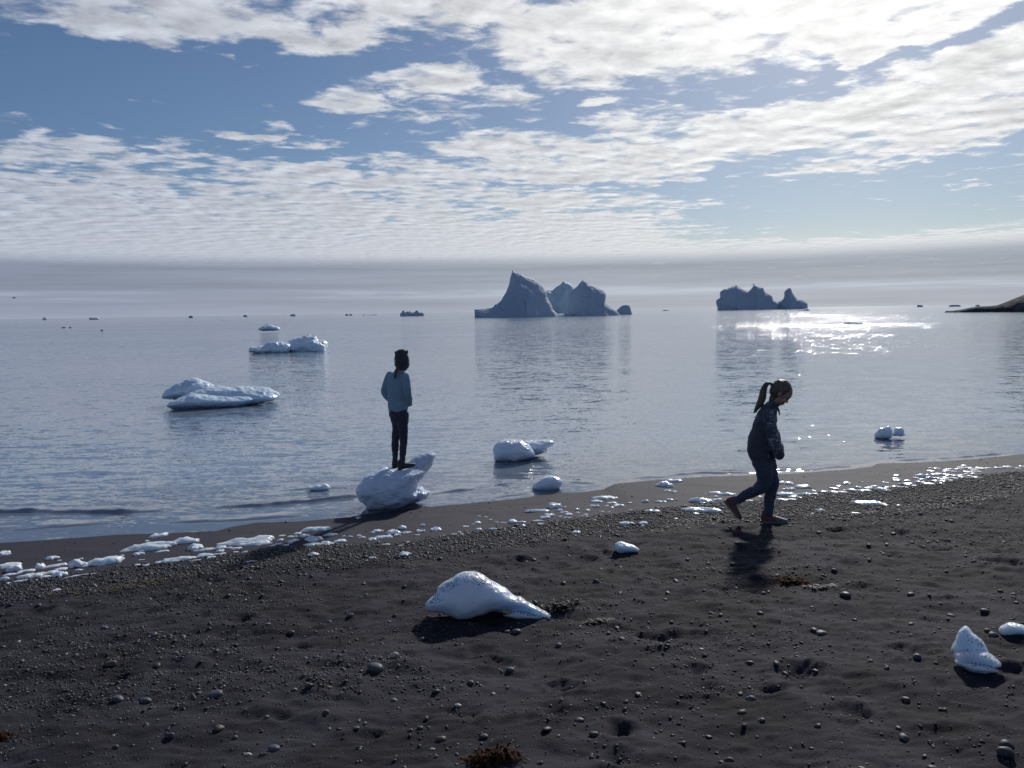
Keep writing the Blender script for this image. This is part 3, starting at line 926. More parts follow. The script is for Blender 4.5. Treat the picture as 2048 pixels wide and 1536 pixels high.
# block in the water, centre
o_ = (950, 850); sc = 6.827
dD = hdist(1025, 920)
pD = [solid(Z(o_, sc, [(255, 500), (250, 400), (245, 310), (275, 260), (330, 205), (420, 195), (500, 200), (600, 205), (640, 210), (700, 250), (760, 290), (800, 350), (830, 410), (800, 440), (700, 480), (500, 520)]), dD, .26, .17, .018, 1, .018, 6, False, 51, scal=.14),
      solid(Z(o_, sc, [(600, 420), (620, 260), (660, 205), (780, 210), (880, 205), (950, 190), (1040, 200), (1085, 225), (1090, 260), (1050, 290), (1000, 300), (985, 345), (990, 375), (850, 410), (760, 430)]), dD + .3, .22, .14, .018, 1, .015, 6, False, 53, scal=.14)]
ice_obj('ice_block', pD, ICE_CLEAR, 'rounded white ice block with a low tail, lying in shallow water between the two children', 'ice block', vox=0.011, relief=0.009, scal=0.1)
# egg at the water edge
dF = hdist(1092, 983, -.035)
ice_obj('ice_block', [solid(Z(o_, sc, [(770, 860), (790, 810), (850, 760), (930, 710), (1000, 685), (1080, 690), (1150, 715), (1200, 760), (1205, 800), (1170, 850), (1110, 895), (1000, 915), (900, 915), (820, 905)]), dF, .15, .13, .012, 1, .005, 7, False, 55)],
        ICE_CLEAR, 'smooth egg shaped white ice block sitting exactly at the edge of the water', 'ice block', vox=0.009, relief=0.003, scal=0.07)
# small block right
o_ = (1700, 820); sc = 10.24
dG = hdist(1770, 877)
pG = [solid(Z(o_, sc, [(495, 600), (500, 480), (545, 420), (600, 370), (700, 350), (780, 310), (820, 305), (840, 360), (870, 420), (870, 520), (850, 600)]), dG, .13, .12, .014, 1, .02, 8, False, 57),
      solid(Z(o_, sc, [(820, 540), (860, 400), (940, 345), (1020, 340), (1090, 380), (1120, 430), (1110, 490), (1180, 505), (1100, 540)]), dG + .15, .10, .09, .014, 1, .01, 8, False, 58)]
ice_obj('ice_block', pG, ICE_CLEAR, 'small white ice lump with two humps in the water right of the walking child', 'ice block', vox=0.01, relief=0.01, scal=0.08)

# ice under the standing child
o_ = (680, 880); sc = 8.533
dE = hdist(780, 1014, -.01)
pE = [solid(Z(o_, sc, [(345, 720), (400, 620), (480, 560), (600, 520), (720, 480), (860, 478), (1000, 490), (1200, 480), (1350, 480), (1440, 500), (1440, 580), (1400, 650), (1320, 740), (1300, 840), (1330, 900), (1330, 980), (1250, 1070), (1100, 1125), (1000, 1175), (850, 1200),
       (600, 1205), (450, 1205), (430, 1120), (350, 1060), (280, 960), (245, 870), (270, 790)]), dE, .30, .22, .011, 1, .036, 9, False, 71, nscale=(1, 1, 2.2), scal=.16),
      solid(Z(o_, sc, [(900, 760), (960, 600), (1090, 480), (1180, 380), (1280, 280), (1420, 210), (1560, 195), (1640, 230), (1630, 290), (1580, 440), (1480, 560), (1400, 680), (1300, 800), (1150, 780)]), dE + .24, .20, .15, .012, 1, .022, 9, False, 73, nscale=(1, 1, 2.0), scal=.12),
      solid(Z(o_, sc, [(640, 560), (670, 490), (720, 455), (800, 455), (860, 475), (900, 560)]), dE + .16, .10, .06, .012, 1, .01, 12, False, 76),
      solid(Z(o_, sc, [(1050, 1120), (1150, 820), (1300, 790), (1420, 780), (1440, 850), (1530, 860), (1535, 930), (1490, 1010), (1400, 1040), (1300, 1075)]), dE + .08, .17, .12, .014, 1, .014, 9, False, 75, scal=.09)]
ice_obj('ice_block', pE, ICE_RIDGED, 'large ridged blue ice block at the waterline that the child stands on', 'ice block', vox=0.01, relief=0.011, scal=0.12)

ice_obj('ice_scrap', [solid([(612, 978), (616, 972), (626, 973), (634, 969), (642, 971), (650, 966), (657, 970), (662, 976), (655, 981), (630, 982)], hdist(636, 980), .05, .03, .008, 1, .008, 16, False, 92)],  # clear lump added to stand in for glints on splashing water
        ICE_CLEAR, 'splash glints shaped as a clear floating lump in shallows left of the standing child', 'ice piece')
# foreground ice
o_ = (820, 1120); sc = 6.4
gK = pixg(935, 1232)
dK = float(np.hypot(gK[0], gK[1]))
pK = [solid(Z(o_, sc, [(190, 600), (187, 555), (215, 520), (280, 465), (340, 420), (335, 360), (400, 305), (470, 255), (540, 215), (620, 165), (700, 140), (800, 138), (880, 155), (960, 195), (1020, 240), (1080, 285), (1150, 315), (1230, 360), (1290, 410), (1350, 455), (1410, 458), (1450, 490), (1540, 545),
       (1640, 600), (1740, 650), (1800, 690), (1825, 725), (1810, 745), (1720, 752), (1600, 690), (1450, 645), (1330, 632), (1200, 655), (1110, 662), (1040, 660), (960, 700), (850, 730), (740, 765), (620, 770), (560, 745), (480, 705), (350, 680), (230, 665)]), dK, .14, .10, .007, 1, .008, 11, False, 81, scal=.11),
      solid(Z(o_, sc, [(1095, 690), (1200, 700), (1270, 690), (1330, 632), (1420, 635), (1560, 680), (1740, 735), (1640, 765), (1560, 773), (1400, 765), (1250, 735), (1120, 705)]), dK - .05, .05, .035, .009, 1, .004, 12, False, 83)]
ice_obj('ice_block', pK, ICE_DIRTY, 'big humped white ice block with tapering tail and black sand specks in the foreground', 'ice block', vox=0.006, relief=0.0035, scal=0.07)
o_ = (1860, 1220); sc = 10.24
gL = pixg(1955, 1343); dL = float(np.hypot(gL[0], gL[1]))
pL = [solid(Z(o_, sc, [(400, 830), (420, 770), (470, 690), (520, 590), (540, 510), (560, 450), (610, 400), (660, 340), (720, 295), (770, 305), (820, 380), (900, 490), (980, 520), (1050, 600), (1120, 690), (1170, 790), (1190, 860), (1250, 930), (1100, 1000), (800, 980), (560, 900)]), dL + .05, .07, .06, .008, 1, .005, 14, False, 85, scal=.06),
      solid(Z(o_, sc, [(475, 900), (540, 840), (640, 790), (760, 780), (900, 800), (1020, 820), (1180, 850), (1290, 930), (1390, 1020), (1460, 1090), (1485, 1150), (1400, 1200), (1240, 1170), (1100, 1120), (900, 1080), (700, 1060), (600, 1090), (520, 1010), (480, 980)]), dL, .10, .07, .008, 1, .005, 14, False, 86, scal=.06),
      solid(Z(o_, sc, [(485, 980), (600, 1030), (720, 1060), (900, 1090), (1100, 1120), (1250, 1150), (1340, 1200), (1435, 1245), (1370, 1280), (1200, 1300), (980, 1300), (850, 1260), (700, 1190), (560, 1150), (490, 1080)]), dL - .06, .07, .05, .008, 1, .004, 14, False, 87)]
ice_obj('ice_block', pL, ICE_DIRTY, 'upright pointed white ice block with two ledges at the lower right', 'ice block', vox=0.005, relief=0.0035, scal=0.045)
gM = pixg(2010, 1272); dM = float(np.hypot(gM[0], gM[1]))
ice_obj('ice_block', [solid(Z(o_, sc, [(1385, 470), (1380, 380), (1430, 330), (1520, 280), (1620, 245), (1720, 245), (1830, 275), (1925, 310), (2050, 380), (2090, 450), (2050, 520), (1925, 520), (1860, 520), (1770, 500), (1650, 540), (1560, 560), (1470, 565), (1420, 520)]), dM, .07, .055, .009, 1, .005, 12, False, 89, scal=.08)],
        ICE_CLEAR, 'smooth rounded white ice block cut off by the right edge of the photo', 'ice block', vox=0.005, relief=0.003, scal=0.05)
o_ = (900, 940); sc = 4.096
gN = pixg(1245, 1104); dN = float(np.hypot(gN[0], gN[1]))
ice_obj('ice_block', [solid(Z(o_, sc, [(1340, 635), (1355, 590), (1400, 580), (1450, 598), (1500, 610), (1545, 635), (1562, 658), (1530, 672), (1470, 678), (1400, 692), (1360, 670)]), dN, .08, .07, .009, 1, .006, 12, False, 91, scal=.08)],
        ICE_CLEAR, 'lone white ice block on open sand above and right of the big foreground ice', 'ice block', vox=0.005, relief=0.004, scal=0.05)

# ------------------------------------------------------------------ ice scraps of the strand line
FR = {
 'A': ((0, 1000), 4.096, [(15,440,90,45),(45,530,140,50),(125,552,100,60),(420,473,75,25),(485,490,25,10),(328,545,55,50),(430,540,190,30),(630,520,100,70),(705,540,60,15),(580,553,25,15),(645,572,45,12),(665,480,30,12),(868,490,265,85),(1000,452,30,10),
   (1215,372,400,75),(1250,395,190,28),(1208,332,30,12),(1305,285,120,35),(1525,325,220,65),(1135,438,60,32),(1165,412,45,20),(1325,417,95,22),(1150,490,40,8),(1130,535,45,15),(1210,540,70,15),(1315,517,80,25),(1450,490,180,50),(1575,480,40,20),(1600,503,90,8),
   (1585,388,120,50),(1680,458,110,35),(260,622,160,45),(395,595,130,35),(375,635,70,15),(495,567,90,22),(487,620,90,45),(80,612,90,18),(195,590,100,25),(35,650,60,30),(160,672,90,12),(65,690,25,10),(465,745,55,16),(620,637,120,10),(765,613,35,10)]),
 'B': ((400, 1000), 4.096, [(50,403,150,32),(165,390,70,30),(172,415,50,22),(90,478,60,18),(155,447,100,15),(250,368,60,18),(235,392,45,12),(300,397,80,18),(285,427,50,12),(375,428,60,18),(415,325,390,80),(460,350,270,55),(940,235,270,60),(1065,283,100,25),(935,318,120,50),(905,362,130,38),(1040,352,130,46),(1145,335,100,28),
   (855,293,80,30),(755,298,70,18),(800,275,60,20),(740,340,50,30),(780,330,50,20),(655,325,50,20),(670,292,45,12),(645,360,60,14),(700,366,50,16),(595,374,50,8),(1235,297,35,10),(1175,294,30,10),(1300,290,40,16),(1330,304,50,14),(1405,322,65,30),(1490,300,140,42),
   (1580,265,110,40),(1655,225,70,35),(1620,286,45,25),(1450,250,80,25),(1415,262,30,12),(1690,267,75,18),(1805,255,70,30),(1825,207,45,22),(1935,238,85,30),(1775,287,50,10),(1995,292,20,8),(1525,370,70,14),(1645,383,40,10),(1700,353,25,10),(1295,143,38,18),
   (930,455,70,28),(1415,482,60,14),(1680,457,95,32),(410,517,90,8)]),
 'C': ((900, 940), 4.096, [(225,428,60,22),(190,443,30,8),(125,463,55,16),(235,490,60,25),(355,492,65,18),(30,533,50,12),(75,515,35,20),(95,535,25,15),(235,373,35,8),(290,380,30,6),(330,408,30,20),(375,428,40,8),(430,432,60,8),(510,418,75,38),(590,425,60,14),(600,462,45,18),
   (720,417,80,16),(740,445,60,14),(780,392,75,24),(805,372,100,40),(715,330,190,36),(860,292,110,50),(895,332,45,26),(940,306,30,14),(940,347,60,14),(970,362,60,24),(900,384,40,12),(960,390,55,10),(1040,322,40,26),(1045,345,40,8),(1125,327,45,14),(1085,378,90,8),
   (1110,362,40,10),(1260,222,200,45),(1200,250,120,22),(1165,288,45,14),(1200,297,50,28),(1285,290,40,10),(1320,265,80,22),(1385,287,80,26),(1330,303,40,12),(1240,338,40,8),(1305,344,30,6),(1470,265,30,12),(1185,423,25,8),(1605,253,60,22),(1735,257,80,16),(1800,245,55,18),
   (1780,170,75,14),(1840,180,45,18),(1765,112,125,75),(1850,87,100,30),(1665,342,125,30),(1450,443,110,38),(1590,442,65,25),(1575,465,25,8),(1480,328,40,8),(1845,408,30,10),(1035,517,75,24),(520,490,30,8),(450,492,15,8)]),
 'D': ((1300, 880), 5.12, [(540,610,190,80),(550,720,370,66),(470,765,60,22),(265,818,45,14),(655,535,120,26),(797,547,165,42),(200,612,75,25),(270,612,20,25),(670,578,45,20),(690,608,100,26),(570,548,20,10),(1380,435,140,42),(1575,473,145,45),(1435,498,90,32),(1365,502,45,24),
   (1400,552,200,60),(1470,587,90,34),(1130,577,50,8),(1020,622,90,14),(1350,615,120,28),(1460,618,90,10),(1530,600,40,16),(1600,555,170,44),(1770,530,80,36),(1675,518,40,12),(1690,557,60,22),(1745,730,80,32),(1660,768,40,14)]),
 'E': ((1650, 880), 5.146, [(230,440,80,36),(140,470,60,15),(100,498,95,22),(90,540,100,22),(180,545,90,22),(215,520,60,18),(280,522,120,26),(345,490,55,30),(420,532,130,26),(470,490,60,20),(440,497,60,18),(515,475,70,20),(590,515,110,44),(640,490,60,18),(655,532,60,22),
   (620,440,70,14),(740,365,70,20),(740,392,80,14),(745,414,80,22),(850,420,80,24),(855,457,110,30),(775,452,50,12),(720,487,70,18),(800,498,120,10),(985,370,90,36),(990,400,80,22),(940,387,50,12),(1000,442,90,30),(920,475,60,14),(1080,457,120,18),(1075,387,60,26),
   (1060,355,50,12),(1085,292,40,20),(1150,295,60,12),(1095,320,70,18),(1150,350,80,18),(1180,347,90,20),(1160,392,110,16),(1140,425,70,18),(1230,412,100,26),(1210,437,60,20),(1280,397,130,20),(1200,455,50,10),(1255,352,60,16),(1320,362,110,20),(1300,300,110,13),
   (1250,312,80,12),(1230,327,60,12),(1340,327,90,12),(1400,367,70,20),(1390,300,80,12),(1410,282,90,15),(1440,265,60,12),(1470,327,90,18),(1460,350,60,10),(1500,285,80,18),(1430,392,110,14),(1530,345,50,12),(1560,325,80,10),(1600,287,90,14),(1540,302,80,12),
   (1640,297,60,12),(1570,390,100,14),(1700,291,80,9),(1780,287,90,16),(1830,280,60,12),(1880,280,100,20),(1990,291,60,8),(2030,277,60,14),(1500,372,60,10),(1300,432,40,12),(455,658,270,60),(330,768,115,11),(497,768,22,12),(775,683,90,7),(385,432,20,6)]),
}
BIG = {('A', 868, 490): 'white teardrop shaped ice lump with a long left tail, left part of the beach',
       ('A', 1215, 372): 'long low white ice slab, largest of the pieces near the water at the left', ('A', 1305, 285): 'flat oval ice piece right at the water edge at the left',
       ('A', 1525, 325): 'boomerang shaped white ice piece near the water at the left', ('A', 630, 520): 'stubby upright ice lump left of the teardrop shaped ice lump',
       ('A', 15, 440): 'rounded ice piece cut by the left edge of the photo, nearest the water',
       ('B', 415, 325): 'broad bluish ice slab with a pointed left end in the strandline below the water edge', ('B', 940, 235): 'ridged white ice slab up against the wet sand left of the ice with the child',
       ('B', 930, 455): 'small domed ice lump alone on the gravel left of centre', ('B', 1680, 457): 'small pointed ice lump alone on the gravel above the big foreground ice',
       ('B', 1935, 238): 'small capped ice lump directly below the ice block with the child', ('C', 1765, 112): 'rounded ice lump on wet sand left of the walking child, near the water',
       ('C', 1850, 87): 'flat ice tail behind the rounded lump left of the walking child', ('C', 1260, 222): 'long smooth ice slab with blunt left end below the egg shaped block',
       ('C', 860, 292): 'squarish thick ice piece below and left of the egg shaped block', ('C', 715, 330): 'long thin ice sliver left of the squarish thick ice piece',
       ('C', 1665, 342): 'small dark edged ice wedge on gravel left of the walking child', ('C', 1450, 443): 'domed ice piece on the gravel above the lone ice block',
       ('C', 1590, 442): 'smaller domed ice piece right of the domed one on the gravel', ('C', 1035, 517): 'small ice chip with a flat right tail on gravel in the middle',
       ('D', 540, 610): 'clear ice wedge with a bright ridge behind the rear foot of the walking child', ('D', 550, 720): 'long smooth ice slab with bright stripe left of the rear foot of walking child',
       ('D', 1575, 473): 'ice piece with a hooked right end just right of the knee of the walking child', ('D', 1745, 730): 'small domed ice piece on gravel right of the front foot of the walking child',
       ('E', 455, 658): 'large flat frosty ice plate lying alone on the gravel at the right', ('E', 330, 768): 'thin white ice sliver on the gravel below the frosty ice plate',
       ('D', 797, 547): 'flat oval ice piece seen just left of the shin of the walking child'}


def ico(sub):
    import bmesh
    bm = bmesh.new(); bmesh.ops.create_icosphere(bm, subdivisions=sub, radius=1)
    V_ = np.array([v.co[:] for v in bm.verts]); F_ = np.array([[v.index for v in f.verts] for f in bm.faces]); bm.free()
    return V_, F_


I1, I2, I3, I4 = ico(1), ico(2), ico(3), ico(4)


def scrap_mesh(w_, d_, h_, seed, hi=False):
    V0, F0 = I4 if hi else I3
    V_ = V0.copy()
    ang = np.arctan2(V_[:, 1], V_[:, 0])
    r = 1 + .36 * vnoise(np.cos(ang) * 1.5 + seed * 3.1, np.sin(ang) * 1.5, seed=seed) + .26 * vnoise(np.cos(ang) * 3.2 + seed, np.sin(ang) * 3.2, seed=seed + 5) + .12 * vnoise(np.cos(ang) * 7 + seed, np.sin(ang) * 7, seed=seed + 6)
    V_[:, 0] *= r; V_[:, 1] *= r
    V_[:, 2] = np.sign(V_[:, 2]) * np.abs(V_[:, 2]) ** .7
    lump = 1 + .5 * vnoise(V_[:, 0] * 2.0 + seed, V_[:, 1] * 2.0, seed=seed + 9) + .22 * vnoise(V_[:, 0] * 5 + seed, V_[:, 1] * 5, seed=seed + 10)
    V_[:, 2] = np.where(V_[:, 2] > 0, V_[:, 2] * lump, V_[:, 2] * .3)
    V_ += .05 * np.stack([vnoise(V0[:, 0] * 3 + seed, V0[:, 1] * 3, V0[:, 2] * 3, seed=k) for k in (1, 2, 3)], 1)
    V_ *= np.array([w_ / 2, d_ / 2, h_])
    return mesh_np('ice_scrap', V_, F0)


LAND = ['at the far left of the beach', 'below the water edge left of the standing child', 'on the beach below the standing child',
        'on the beach between the two children', 'by the feet of the walking child', 'just right of the walking child', 'in the dense ice band at far right']
LX = [220, 640, 960, 1330, 1620, 1830]
k = 0
for key, (o_, sc, lst) in FR.items():
    for (cx, cy, wd, ht) in lst:
        px, py = o_[0] + cx / sc, o_[1] + cy / sc
        wpx, hpx = wd / sc, ht / sc
        g = pixg(px, py + hpx * .30)
        dist = np.linalg.norm(g - CAM)
        mpp = dist / F
        W_ = wpx * mpp
        slope = (CAM[2] - g[2]) / dist
        H_ = max(hpx * mpp * (.38 if wpx > 30 else .52), .006)
        Dp = min(max(hpx * mpp * (.46 if wpx > 30 else .62) / max(slope, .1), .02), W_ * .9)
        big_ = (key, cx, cy) in BIG
        o = link('ice_scrap', scrap_mesh(W_, Dp, H_, k + 1, wpx > 30), ICE_CLEAR if wpx > 30 else ICE_SCRAP, loc=(g[0], g[1], g[2] + H_ * .12))
        o.rotation_euler = (0, 0, -math.atan2(g[0], g[1]))
        if big_:
            tag(o, BIG[(key, cx, cy)], 'ice piece')
        else:
            z_ = sum(px > t for t in LX)
            size = 'tiny' if wpx < 9 else ('small' if wpx < 17 else ('medium sized' if wpx < 27 else 'larger'))
            asp = wpx / hpx
            shp = 'thin ice sliver' if asp > 5.5 else ('flat oval ice piece' if asp > 3 else ('rounded ice bit' if asp > 2 else 'stubby ice lump'))
            tag(o, f'{size} {shp} {LAND[z_]}', 'ice piece', f'ice pieces {LAND[z_]}')
        k += 1


# ------------------------------------------------------------------ gravel and stones
def scatter(n_try, dens, xr, yr):
    x = rng.uniform(*xr, n_try); y = rng.uniform(*yr, n_try)
    keep = rng.uniform(0, 1, n_try) < dens(x, y)
    return x[keep], y[keep]


def pebbles(name, x, y, r, tmpl, label, parent_kind='stuff'):
    n = len(x)
    V0, F0 = tmpl
    z = gz(x, y)
    a = rng.uniform(0, 6.28, n); sx = rng.uniform(.8, 1.35, n); sy = rng.uniform(.6, 1.0, n); sz = rng.uniform(.35, .7, n)
    nv = len(V0)
    jit = 1 + .18 * rng.uniform(-1, 1, (n, nv))
    X0 = V0[None, :, 0] * jit * (sx * r)[:, None]; Y0 = V0[None, :, 1] * jit * (sy * r)[:, None]; Z0 = V0[None, :, 2] * (sz * r)[:, None]
    tl = rng.uniform(-.35, .35, n)[:, None]
    Z0 = Z0 + X0 * tl
    Xw = X0 * np.cos(a)[:, None] - Y0 * np.sin(a)[:, None] + x[:, None]
    Yw = X0 * np.sin(a)[:, None] + Y0 * np.cos(a)[:, None] + y[:, None]
    Zw = Z0 + (z + r * .18)[:, None]
    V_ = np.stack([Xw, Yw, Zw], 2).reshape(-1, 3)
    F_ = (F0[None] + (np.arange(n) * nv)[:, None, None]).reshape(-1, 3)
    me = mesh_np(name, V_, F_)
    sh = np.repeat(rng.uniform(0, 1, n), nv).astype(np.float32)
    a_ = me.attributes.new('shade', 'FLOAT', 'POINT'); a_.data.foreach_set('value', sh)
    o = link(name, me, mat_stone)
    tag(o, label, kind=parent_kind)
    return o


def in_view(x, y, mg=.4):
    return (np.abs(x) < y * .70 + mg)


def d_band(x, y):
    c = .55 + .45 * vnoise(x * 3, y * 3, seed=71)
    return gravel_w(x, y) * in_view(x, y) * (c + .3)


x, y = scatter(240000, d_band, (-6.5, 9), (4.5, 11))
r = np.exp(rng.normal(math.log(.0085), .35, len(x)))
pebbles('gravel', x, y, r, I1, 'band of dark rounded gravel running along the beach above the strandline')


def d_small(x, y):
    c = sstep(-.2, .75, fbm(x * .9 + 3, y * 1.3, octv=5, seed=81, gain=.65))
    return (.16 + .84 * c) * dry_w(x, y) * in_view(x, y) * np.clip(1.25 - y / 12, .2, 1)


x, y = scatter(330000, d_small, (-6, 8), (2.2, 9.8))
r = np.exp(rng.normal(math.log(.0042), .45, len(x)))
pebbles('gravel', x, y, r, I1, 'small dark pebbles scattered over the trampled black sand')
x, y = scatter(6500, d_small, (-6, 8), (2.2, 9.8))
r = np.exp(rng.normal(math.log(.0078), .42, len(x)))
pebbles('gravel', x, y, r, I2, 'coarser dark pebbles lying among the sand in the foreground')


def d_wet(x, y):
    d = inland(x, y)
    return in_view(x, y) * (d > -.35) * (1 - gravel_w(x, y)) * (1 - dry_w(x, y)) * np.where(d < .12, .9, .30)


x, y = scatter(9000, d_wet, (-7, 9), (6, 13))
r = np.exp(rng.normal(math.log(.006), .45, len(x)))
pebbles('gravel', x, y, r, I1, 'loose dark pebbles on the wet sand at the water edge')

# single stones one can point at
pm = []
for k in range(5):
    V0, F0 = I3
    V_ = V0 * (1 + .16 * vnoise(V0[:, 0] * 1.4 + k * 9, V0[:, 1] * 1.4, V0[:, 2] * 1.4, seed=k + 91))[:, None]
    pm.append((V_, F0))


def stone(px, py, wpx, mat, label, group=None, flat=.55, depth=.75, v=None):
    g = pixg(px, py); mpp = np.linalg.norm(g - CAM) / F
    r = wpx * mpp / 2
    V_, F0 = pm[rnd.randrange(5) if v is None else v]
    me = mesh_np('stone', V_ * np.array([r, r * depth, r * flat]), F0)
    o = link('stone', me, mat, loc=(g[0], g[1], g[2] + r * flat * .35))
    o.rotation_euler = (rnd.uniform(-.15, .15), rnd.uniform(-.15, .15), rnd.uniform(-.4, .4))
    return tag(o, label, 'stone', group)


stone(789, 1320, 17, ST_PALE, 'small pale white stone standing out on dark sand below the big foreground ice', flat=.8)
stone(750, 1342, 30, ST_GREY, 'flat grey stone just below and left of the pale white stone')
stone(1502, 1400, 19, ST_GREY, 'round bluish grey stone alone on sand in the lower right half', flat=.7)
stone(1484, 1427, 17, ST_DARK, 'dark oval stone just below the round bluish grey stone')
stone(1523, 1444, 14, ST_GREY, 'lighter small stone right of and below the dark oval stone')
stone(2012, 1494, 22, ST_DARK, 'upper of two dark rounded stones in the lower right corner', flat=.7)
stone(2010, 1511, 26, ST_DARK, 'lower of two dark rounded stones in the lower right corner', flat=.65)
stone(882, 1480, 19, ST_BROWN, 'pale brown angular stone above the rusty seaweed tuft at the bottom')
stone(865, 1499, 10, ST_PALE, 'tiny white chip below the pale brown angular stone')
stone(967, 1476, 17, ST_DARK, 'bluish dark stone right of the pale brown angular stone')
stone(1020, 1338, 16, ST_GREY, 'flat grey stone right below the footprint under the big foreground ice')
stone(1032, 1258, 18, ST_GREY, 'flat grey stone just under the tail of the big foreground ice')
stone(1014, 1258, 12, ST_GREY, 'smaller grey stone left of the flat one under the foreground ice tail')
stone(1158, 1440, 20, ST_DARK, 'dark rounded stone in the lower middle, left of a second one')
stone(1188, 1470, 18, ST_DARK, 'dark rounded stone in the lower middle, right of and below its neighbour')
stone(840, 1455, 12, ST_DARK, 'small dark stone beside the hollow in the lower middle')
stone(788, 1397, 14, ST_GREY, 'small grey stone left of the shallow round footprint')
stone(236, 1398, 20, ST_GREY, 'bluish grey flat stone in the left foreground')
stone(290, 1396, 20, ST_GREY, 'bluish grey flat stone in the left foreground, right of a similar one')
stone(222, 1332, 20, ST_BROWN, 'flat stone above the dark hollow in the left foreground')
stone(208, 1258, 14, ST_GREY, 'small flat stone in the upper left of the sand')
stone(350, 1305, 12, ST_GREY, 'small round stone left of centre on bare sand')
stone(547, 1494, 22, ST_GREY, 'grey wedge shaped stone near the bottom left of centre')
stone(495, 1505, 14, ST_PALE, 'pale oval stone near the bottom left')
stone(1822, 1253, 10, ST_BROWN, 'tan stone on the gravelly sand left of the pointed ice block')
stone(1985, 1277, 16, ST_GREY, 'grey stone lying right of the pointed ice block')
stone(1974, 1268, 11, ST_GREY, 'small grey stone just right of the top of the pointed ice block')
stone(1642, 1265, 22, ST_GREY, 'long flat grey stone on gravelly sand in the right half', flat=.4)
stone(1970, 1222, 16, ST_DARK, 'dark stone above the pointed ice block')
stone(340, 1478, 16, ST_DARK, 'dark stone in the pebbly patch at the lower left', flat=.7)
stone(430, 1395, 26, ST_GREY, 'pair like long bluish stone in the left foreground', flat=.45)
STN = [0]
x, y = scatter(1500, lambda x, y: .2 * in_view(x, y, -.1) * (y > 2.75) * dry_w(x, y), (-5, 6), (2.7, 7.5))
for xx, yy in list(zip(x, y))[:110]:
    r = rnd.uniform(.012, .024)
    V_, F0 = pm[rnd.randrange(5)]
    fl = rnd.uniform(.4, .7)
    me = mesh_np('stone', V_ * np.array([r, r * rnd.uniform(.6, .9), r * fl]), F0)
    o = link('stone', me, rnd.choice([ST_DARK, ST_DARK, ST_DARK, ST_GREY, ST_BROWN]), loc=(xx, yy, g1(xx, yy) + r * fl * .3))
    o.rotation_euler = (rnd.uniform(-.2, .2), rnd.uniform(-.2, .2), rnd.uniform(0, 3))
    tag(o, 'small rounded dark beach stone half sunk in the trampled black sand', 'stone', 'dark stones strewn over the trampled sand')


# ------------------------------------------------------------------ seaweed
def ribbons(name, px, py, wpx, hpx, n, mat, label, cat, width=.006, lift=.012, kind=None):
    g = pixg(px, py); mpp = np.linalg.norm(g - CAM) / F
    sl = (CAM[2] - g[2]) / np.linalg.norm(g - CAM)
    W_ = wpx * mpp / 2; D_ = hpx * mpp / sl / 2
    Vs, Fs = [], []; o_ = 0
    for k in range(n):
        t = rnd.gauss(0, .42); u = rnd.gauss(0, .4)
        x = g[0] + max(-1, min(1, t)) * W_; y = g[1] + max(-1, min(1, u)) * D_ * (1 - .5 * abs(t))
        a = rnd.uniform(-.9, .9) + (math.pi if rnd.random() < .5 else 0)
        L = rnd.uniform(.3, .9) * min(W_, .12); st = 7
        wd = width * rnd.uniform(.5, 1.4)
        pk = lift * rnd.uniform(.2, 1.5) * math.exp(-t * t)
        pts = []
        for i in range(st):
            s_ = i / (st - 1)
            a += rnd.uniform(-.5, .5)
            x += math.cos(a) * L / st; y += math.sin(a) * L / st * .8
            z = g1(x, y) + .002 + pk * math.sin(math.pi * s_) + rnd.uniform(0, .004)
            nx, ny = -math.sin(a), math.cos(a); ww = wd * (math.sin(math.pi * min(.95, s_ + .1)) + .15)
            tw = rnd.uniform(-.5, .5) * ww
            pts += [(x - nx * ww, y - ny * ww, z - tw), (x, y, z + ww * .5), (x + nx * ww, y + ny * ww, z + tw)]
        Vs += pts
        for i in range(st - 1):
            for j in (0, 1):
                q = o_ + i * 3 + j
                Fs.append((q, q + 1, q + 4, q + 3))
        o_ += st * 3
    V_ = np.array(Vs)
    if kind == 'stuff': c = np.zeros(3)
    else: c = g
    me = mesh_np(name, V_ - c, np.array(Fs))
    o = link(name, me, mat, loc=tuple(c))
    return tag(o, label, cat if kind != 'stuff' else None, None, kind)


ribbons('seaweed', 1580, 1165, 62, 10, 120, mat_kelp, 'flat strand of rusty brown seaweed on sand in the right half', 'seaweed', .007, .02)
ribbons('seaweed', 1635, 1176, 60, 6, 60, mat_kelpd, 'dark end of seaweed trailing right of the rusty brown strand', 'seaweed', .006, .015)
ribbons('seaweed', 985, 1527, 84, 20, 200, mat_kelp, 'rusty orange tuft of seaweed at the bottom edge of the photo', 'seaweed', .005, .035)
ribbons('seaweed', 1118, 1218, 56, 16, 130, mat_kelpd, 'black clump of seaweed right of the tail of the big foreground ice', 'seaweed', .006, .035)
ribbons('seaweed', 1200, 1238, 60, 5, 60, mat_kelpd, 'thin dark strand of seaweed trailing right of the black clump', 'seaweed', .004, .01)
ribbons('seaweed', 6, 1472, 36, 8, 40, mat_kelp, 'brown seaweed at the left edge near the bottom', 'seaweed', .005, .02)
ribbons('seaweed', 1150, 1206, 30, 10, 40, mat_kelpd, 'small black tuft of seaweed behind the black clump', 'seaweed', .005, .02)


